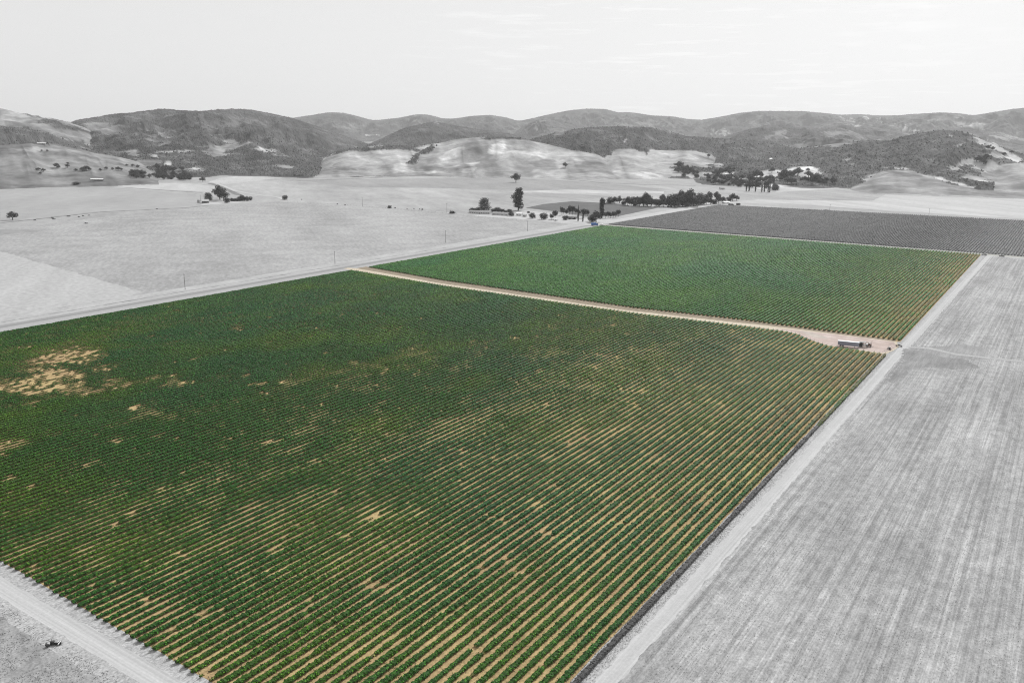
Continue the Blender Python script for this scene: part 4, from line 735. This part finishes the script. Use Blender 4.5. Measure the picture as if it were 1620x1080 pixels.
t = place(1375.5, 548.5, 'forklift', 'brown farm forklift with upright mast right of the framed machinery', 'forklift', rz, SZ)
bx_('body', t, (-1.2, .8, -.7, .7, .5, 1.5), m_rust, .08); bx_('seat', t, (-.5, .1, -.3, .3, 1.51, 1.8), m_blk, .04); bx_('counterweight', t, (-1.6, -1.21, -.7, .7, .5, 1.3), m_white, .08)
bm = bmesh.new()
for s in (-1, 1): tube(bm, (.95, s * .4, .2), (1.0, s * .4, 3.6), .08, .07, 6)
tube(bm, (1.0, -.4, 3.5), (1.0, .4, 3.5), .06, .06, 6); tube(bm, (.97, -.4, 1.8), (.97, .4, 1.8), .06, .06, 6); fin('mast', bm, m_blk, t)
for s in (-1, 1): bx_('fork', t, (1.06, 2.2, s * .3 - .07, s * .3 + .07, .25, .32), m_blk)
bm = bmesh.new()
for x in (-.9, .5):
    for s in (-1, 1): tube(bm, (x, s * .6, 1.45), (x, s * .6, 2.4), .04, .04, 6)
box(bm, -1, .6, -.7, .7, 2.4, 2.46); fin('overhead_guard', bm, m_blk, t)
for x, r_ in ((-.9, .4), (.5, .45)):
    for s in (-1, 1): wheel(t, x, s * .7, r_, r_)
def implement(px, py, rz_, label, n):
    t = place(px, py, 'farm_implement', label, 'implement', rz_, SZ)
    bm = bmesh.new(); tube(bm, (-1.8, 0, .7), (1.8, 0, .7), .08, .08, 6); tube(bm, (-1.8, .7, .7), (1.8, .7, .7), .08, .08, 6); tube(bm, (0, 0, .7), (0, -1.8, .5), .07, .07, 6); tube(bm, (-.8, 0, .7), (0, -1.2, .6), .06, .06, 6); tube(bm, (.8, 0, .7), (0, -1.2, .6), .06, .06, 6)
    for x in (-1.8, 0, 1.8): tube(bm, (x, 0, .7), (x, .7, .7), .06, .06, 6)
    fin('frame', bm, m_blk, t); bx_('tool_box', t, (-.7, .7, -.1, .55, .82, 1.35), m_blk, .04)
    for k in range(n): x = -1.7 + 3.4 * k / (n - 1); bm = bmesh.new(); tube(bm, (x, .3, .02), (x, .3, .7), .04, .06, 6); tube(bm, (x - .03, .3, .38), (x + .03, .3, .38), .36, .36, 14); fin('disc', bm, m_rust, t)
    for s in (-1, 1): wheel(t, s * 1.2, -.35, .38, .38).rotation_euler = (0, 0, 0)
implement(1422, 548.5, R(10), 'low dark farm implement on the pale track, right of the other one', 5)
implement(1406.5, 553, R(-60), 'dark farm implement at the corner of the near vineyard, left of the other one', 4)
def pickup(px, py, rz_, m, label, name='pickup_truck'):
    t = place(px, py, name, label, 'pickup truck', rz_, SZ)
    bm = bmesh.new(); pr = [(-2.7, .5), (2.65, .5), (2.7, 1.0), (1.4, 1.12), (.8, 1.75), (-.7, 1.8), (-.85, 1.15), (-2.7, 1.15)]
    a = [bm.verts.new((x, -.92, z)) for x, z in pr]; b = [bm.verts.new((x, .92, z)) for x, z in pr]; bm.faces.new(a); bm.faces.new(b[::-1])
    for k in range(8): bm.faces.new((a[k], b[k], b[(k + 1) % 8], a[(k + 1) % 8]))
    fin('body', bm, m, t, .04); bx_('windscreen', t, (-.55, .95, -.935, .935, 1.2, 1.62), m_win); bx_('bed', t, (-2.6, -.95, -.8, .8, 1.13, 1.16), m_blk)
    for x in (-1.8, 1.8):
        for s in (-1, 1): wheel(t, x, s * .82, .38, .38)
    for s in (-1, 1): bx_('headlight', t, (2.70, 2.74, s * .65 - .15, s * .65 + .15, .75, .92), m_white)
    return t
pickup(1557, 404, R(2), m_blk, 'dark pickup truck at the far corner of the green block'); pickup(1585, 406, R(-8), m_blk, 'dark pickup truck on the pale headland, right of the other dark pickup')
pickup(952.5, 356.5, R(5), m_white, 'white pickup truck parked right of the blue truck')
t = place(941, 357.2, 'blue_truck', 'blue truck parked under trees at the far corner of the green vineyard', 'truck', facing((935, 357), (949, 357)), SZ)
bx_('cargo_body', t, (-5.0, 1.6, -1.25, 1.25, 1.0, 4.0), m_blue, .05); cb = bx_('cab', t, (1.9, 4.2, -1.2, 1.2, .7, 3.1), m_blue, .15); bx_('window', cb, (2.5, 3.7, -1.23, 1.23, 1.9, 2.7), m_win); bx_('chassis', t, (-4.8, 4.0, -.5, .5, .65, .98), m_blk)
for x in (-3.8, -2.6, 3.2):
    for s in (-1, 1): wheel(t, x, s * 1.0, .5, .5, .4)
# pump set at the lower left
t = place(88, 1019, 'irrigation_pump', 'dark irrigation pump with pale cover on rough grass at lower left', 'pump', R(35), SZ); t.scale = (.8, .8, .8)
bx_('skid', t, (-1.5, 1.5, -.6, .6, .05, .2), m_blk)
bx_('engine', t, (-1.4, -.1, -.45, .45, .2, 1.0), m_blk, .06); bx_('cover', t, (-.05, .95, -.5, .5, .75, .95), m_steel, .05); bx_('gearbox', t, (0, .9, -.35, .35, .2, .74), m_blk, .04)
bm = bmesh.new(); tube(bm, (1.2, -.9, .45), (1.2, .9, .45), .18, .18, 12); tube(bm, (1.0, 0, .45), (1.2, 0, .45), .25, .25, 12); tube(bm, (-1.0, .2, 1.0), (-1.0, .2, 1.7), .06, .06, 8); fin('pipe', bm, m_steel, t)
bm = bmesh.new(); tube(bm, (-2.2, -1.0, .45), (-1.2, -1.5, .45), .45, .45, 16); fin('fuel_tank', bm, m_blk, t)
bm = bmesh.new(); tube(bm, (1.6, .3, .5), (1.75, .35, .5), .5, .5, 18); fin('hose_reel', bm, m_steel, t)

# ------------------------------------------------------------------ haze
bm = bmesh.new(); box(bm, -16500, 16500, -16500, 16500, -6, 900); hz = fin('haze', bm, None)
hm = bpy.data.materials.new('haze_air'); hm.use_nodes = True; ht = hm.node_tree; ht.nodes.clear()
ho = ht.nodes.new('ShaderNodeOutputMaterial'); pv = ht.nodes.new('ShaderNodeVolumePrincipled'); pv.inputs['Color'].default_value = (.92, .92, .92, 1); pv.inputs['Density'].default_value = 3.9e-5; pv.inputs['Anisotropy'].default_value = .2
ht.links.new(pv.outputs[0], ho.inputs['Volume']); hz.data.materials.clear(); hz.data.materials.append(hm); tag(hz, kind='stuff')
for vs in protos.values():                   # drop tree models that no tree used
    for p in vs:
        if fresh[id(p)]:
            for ch in list(p.children): bpy.data.objects.remove(ch)
            bpy.data.objects.remove(p)
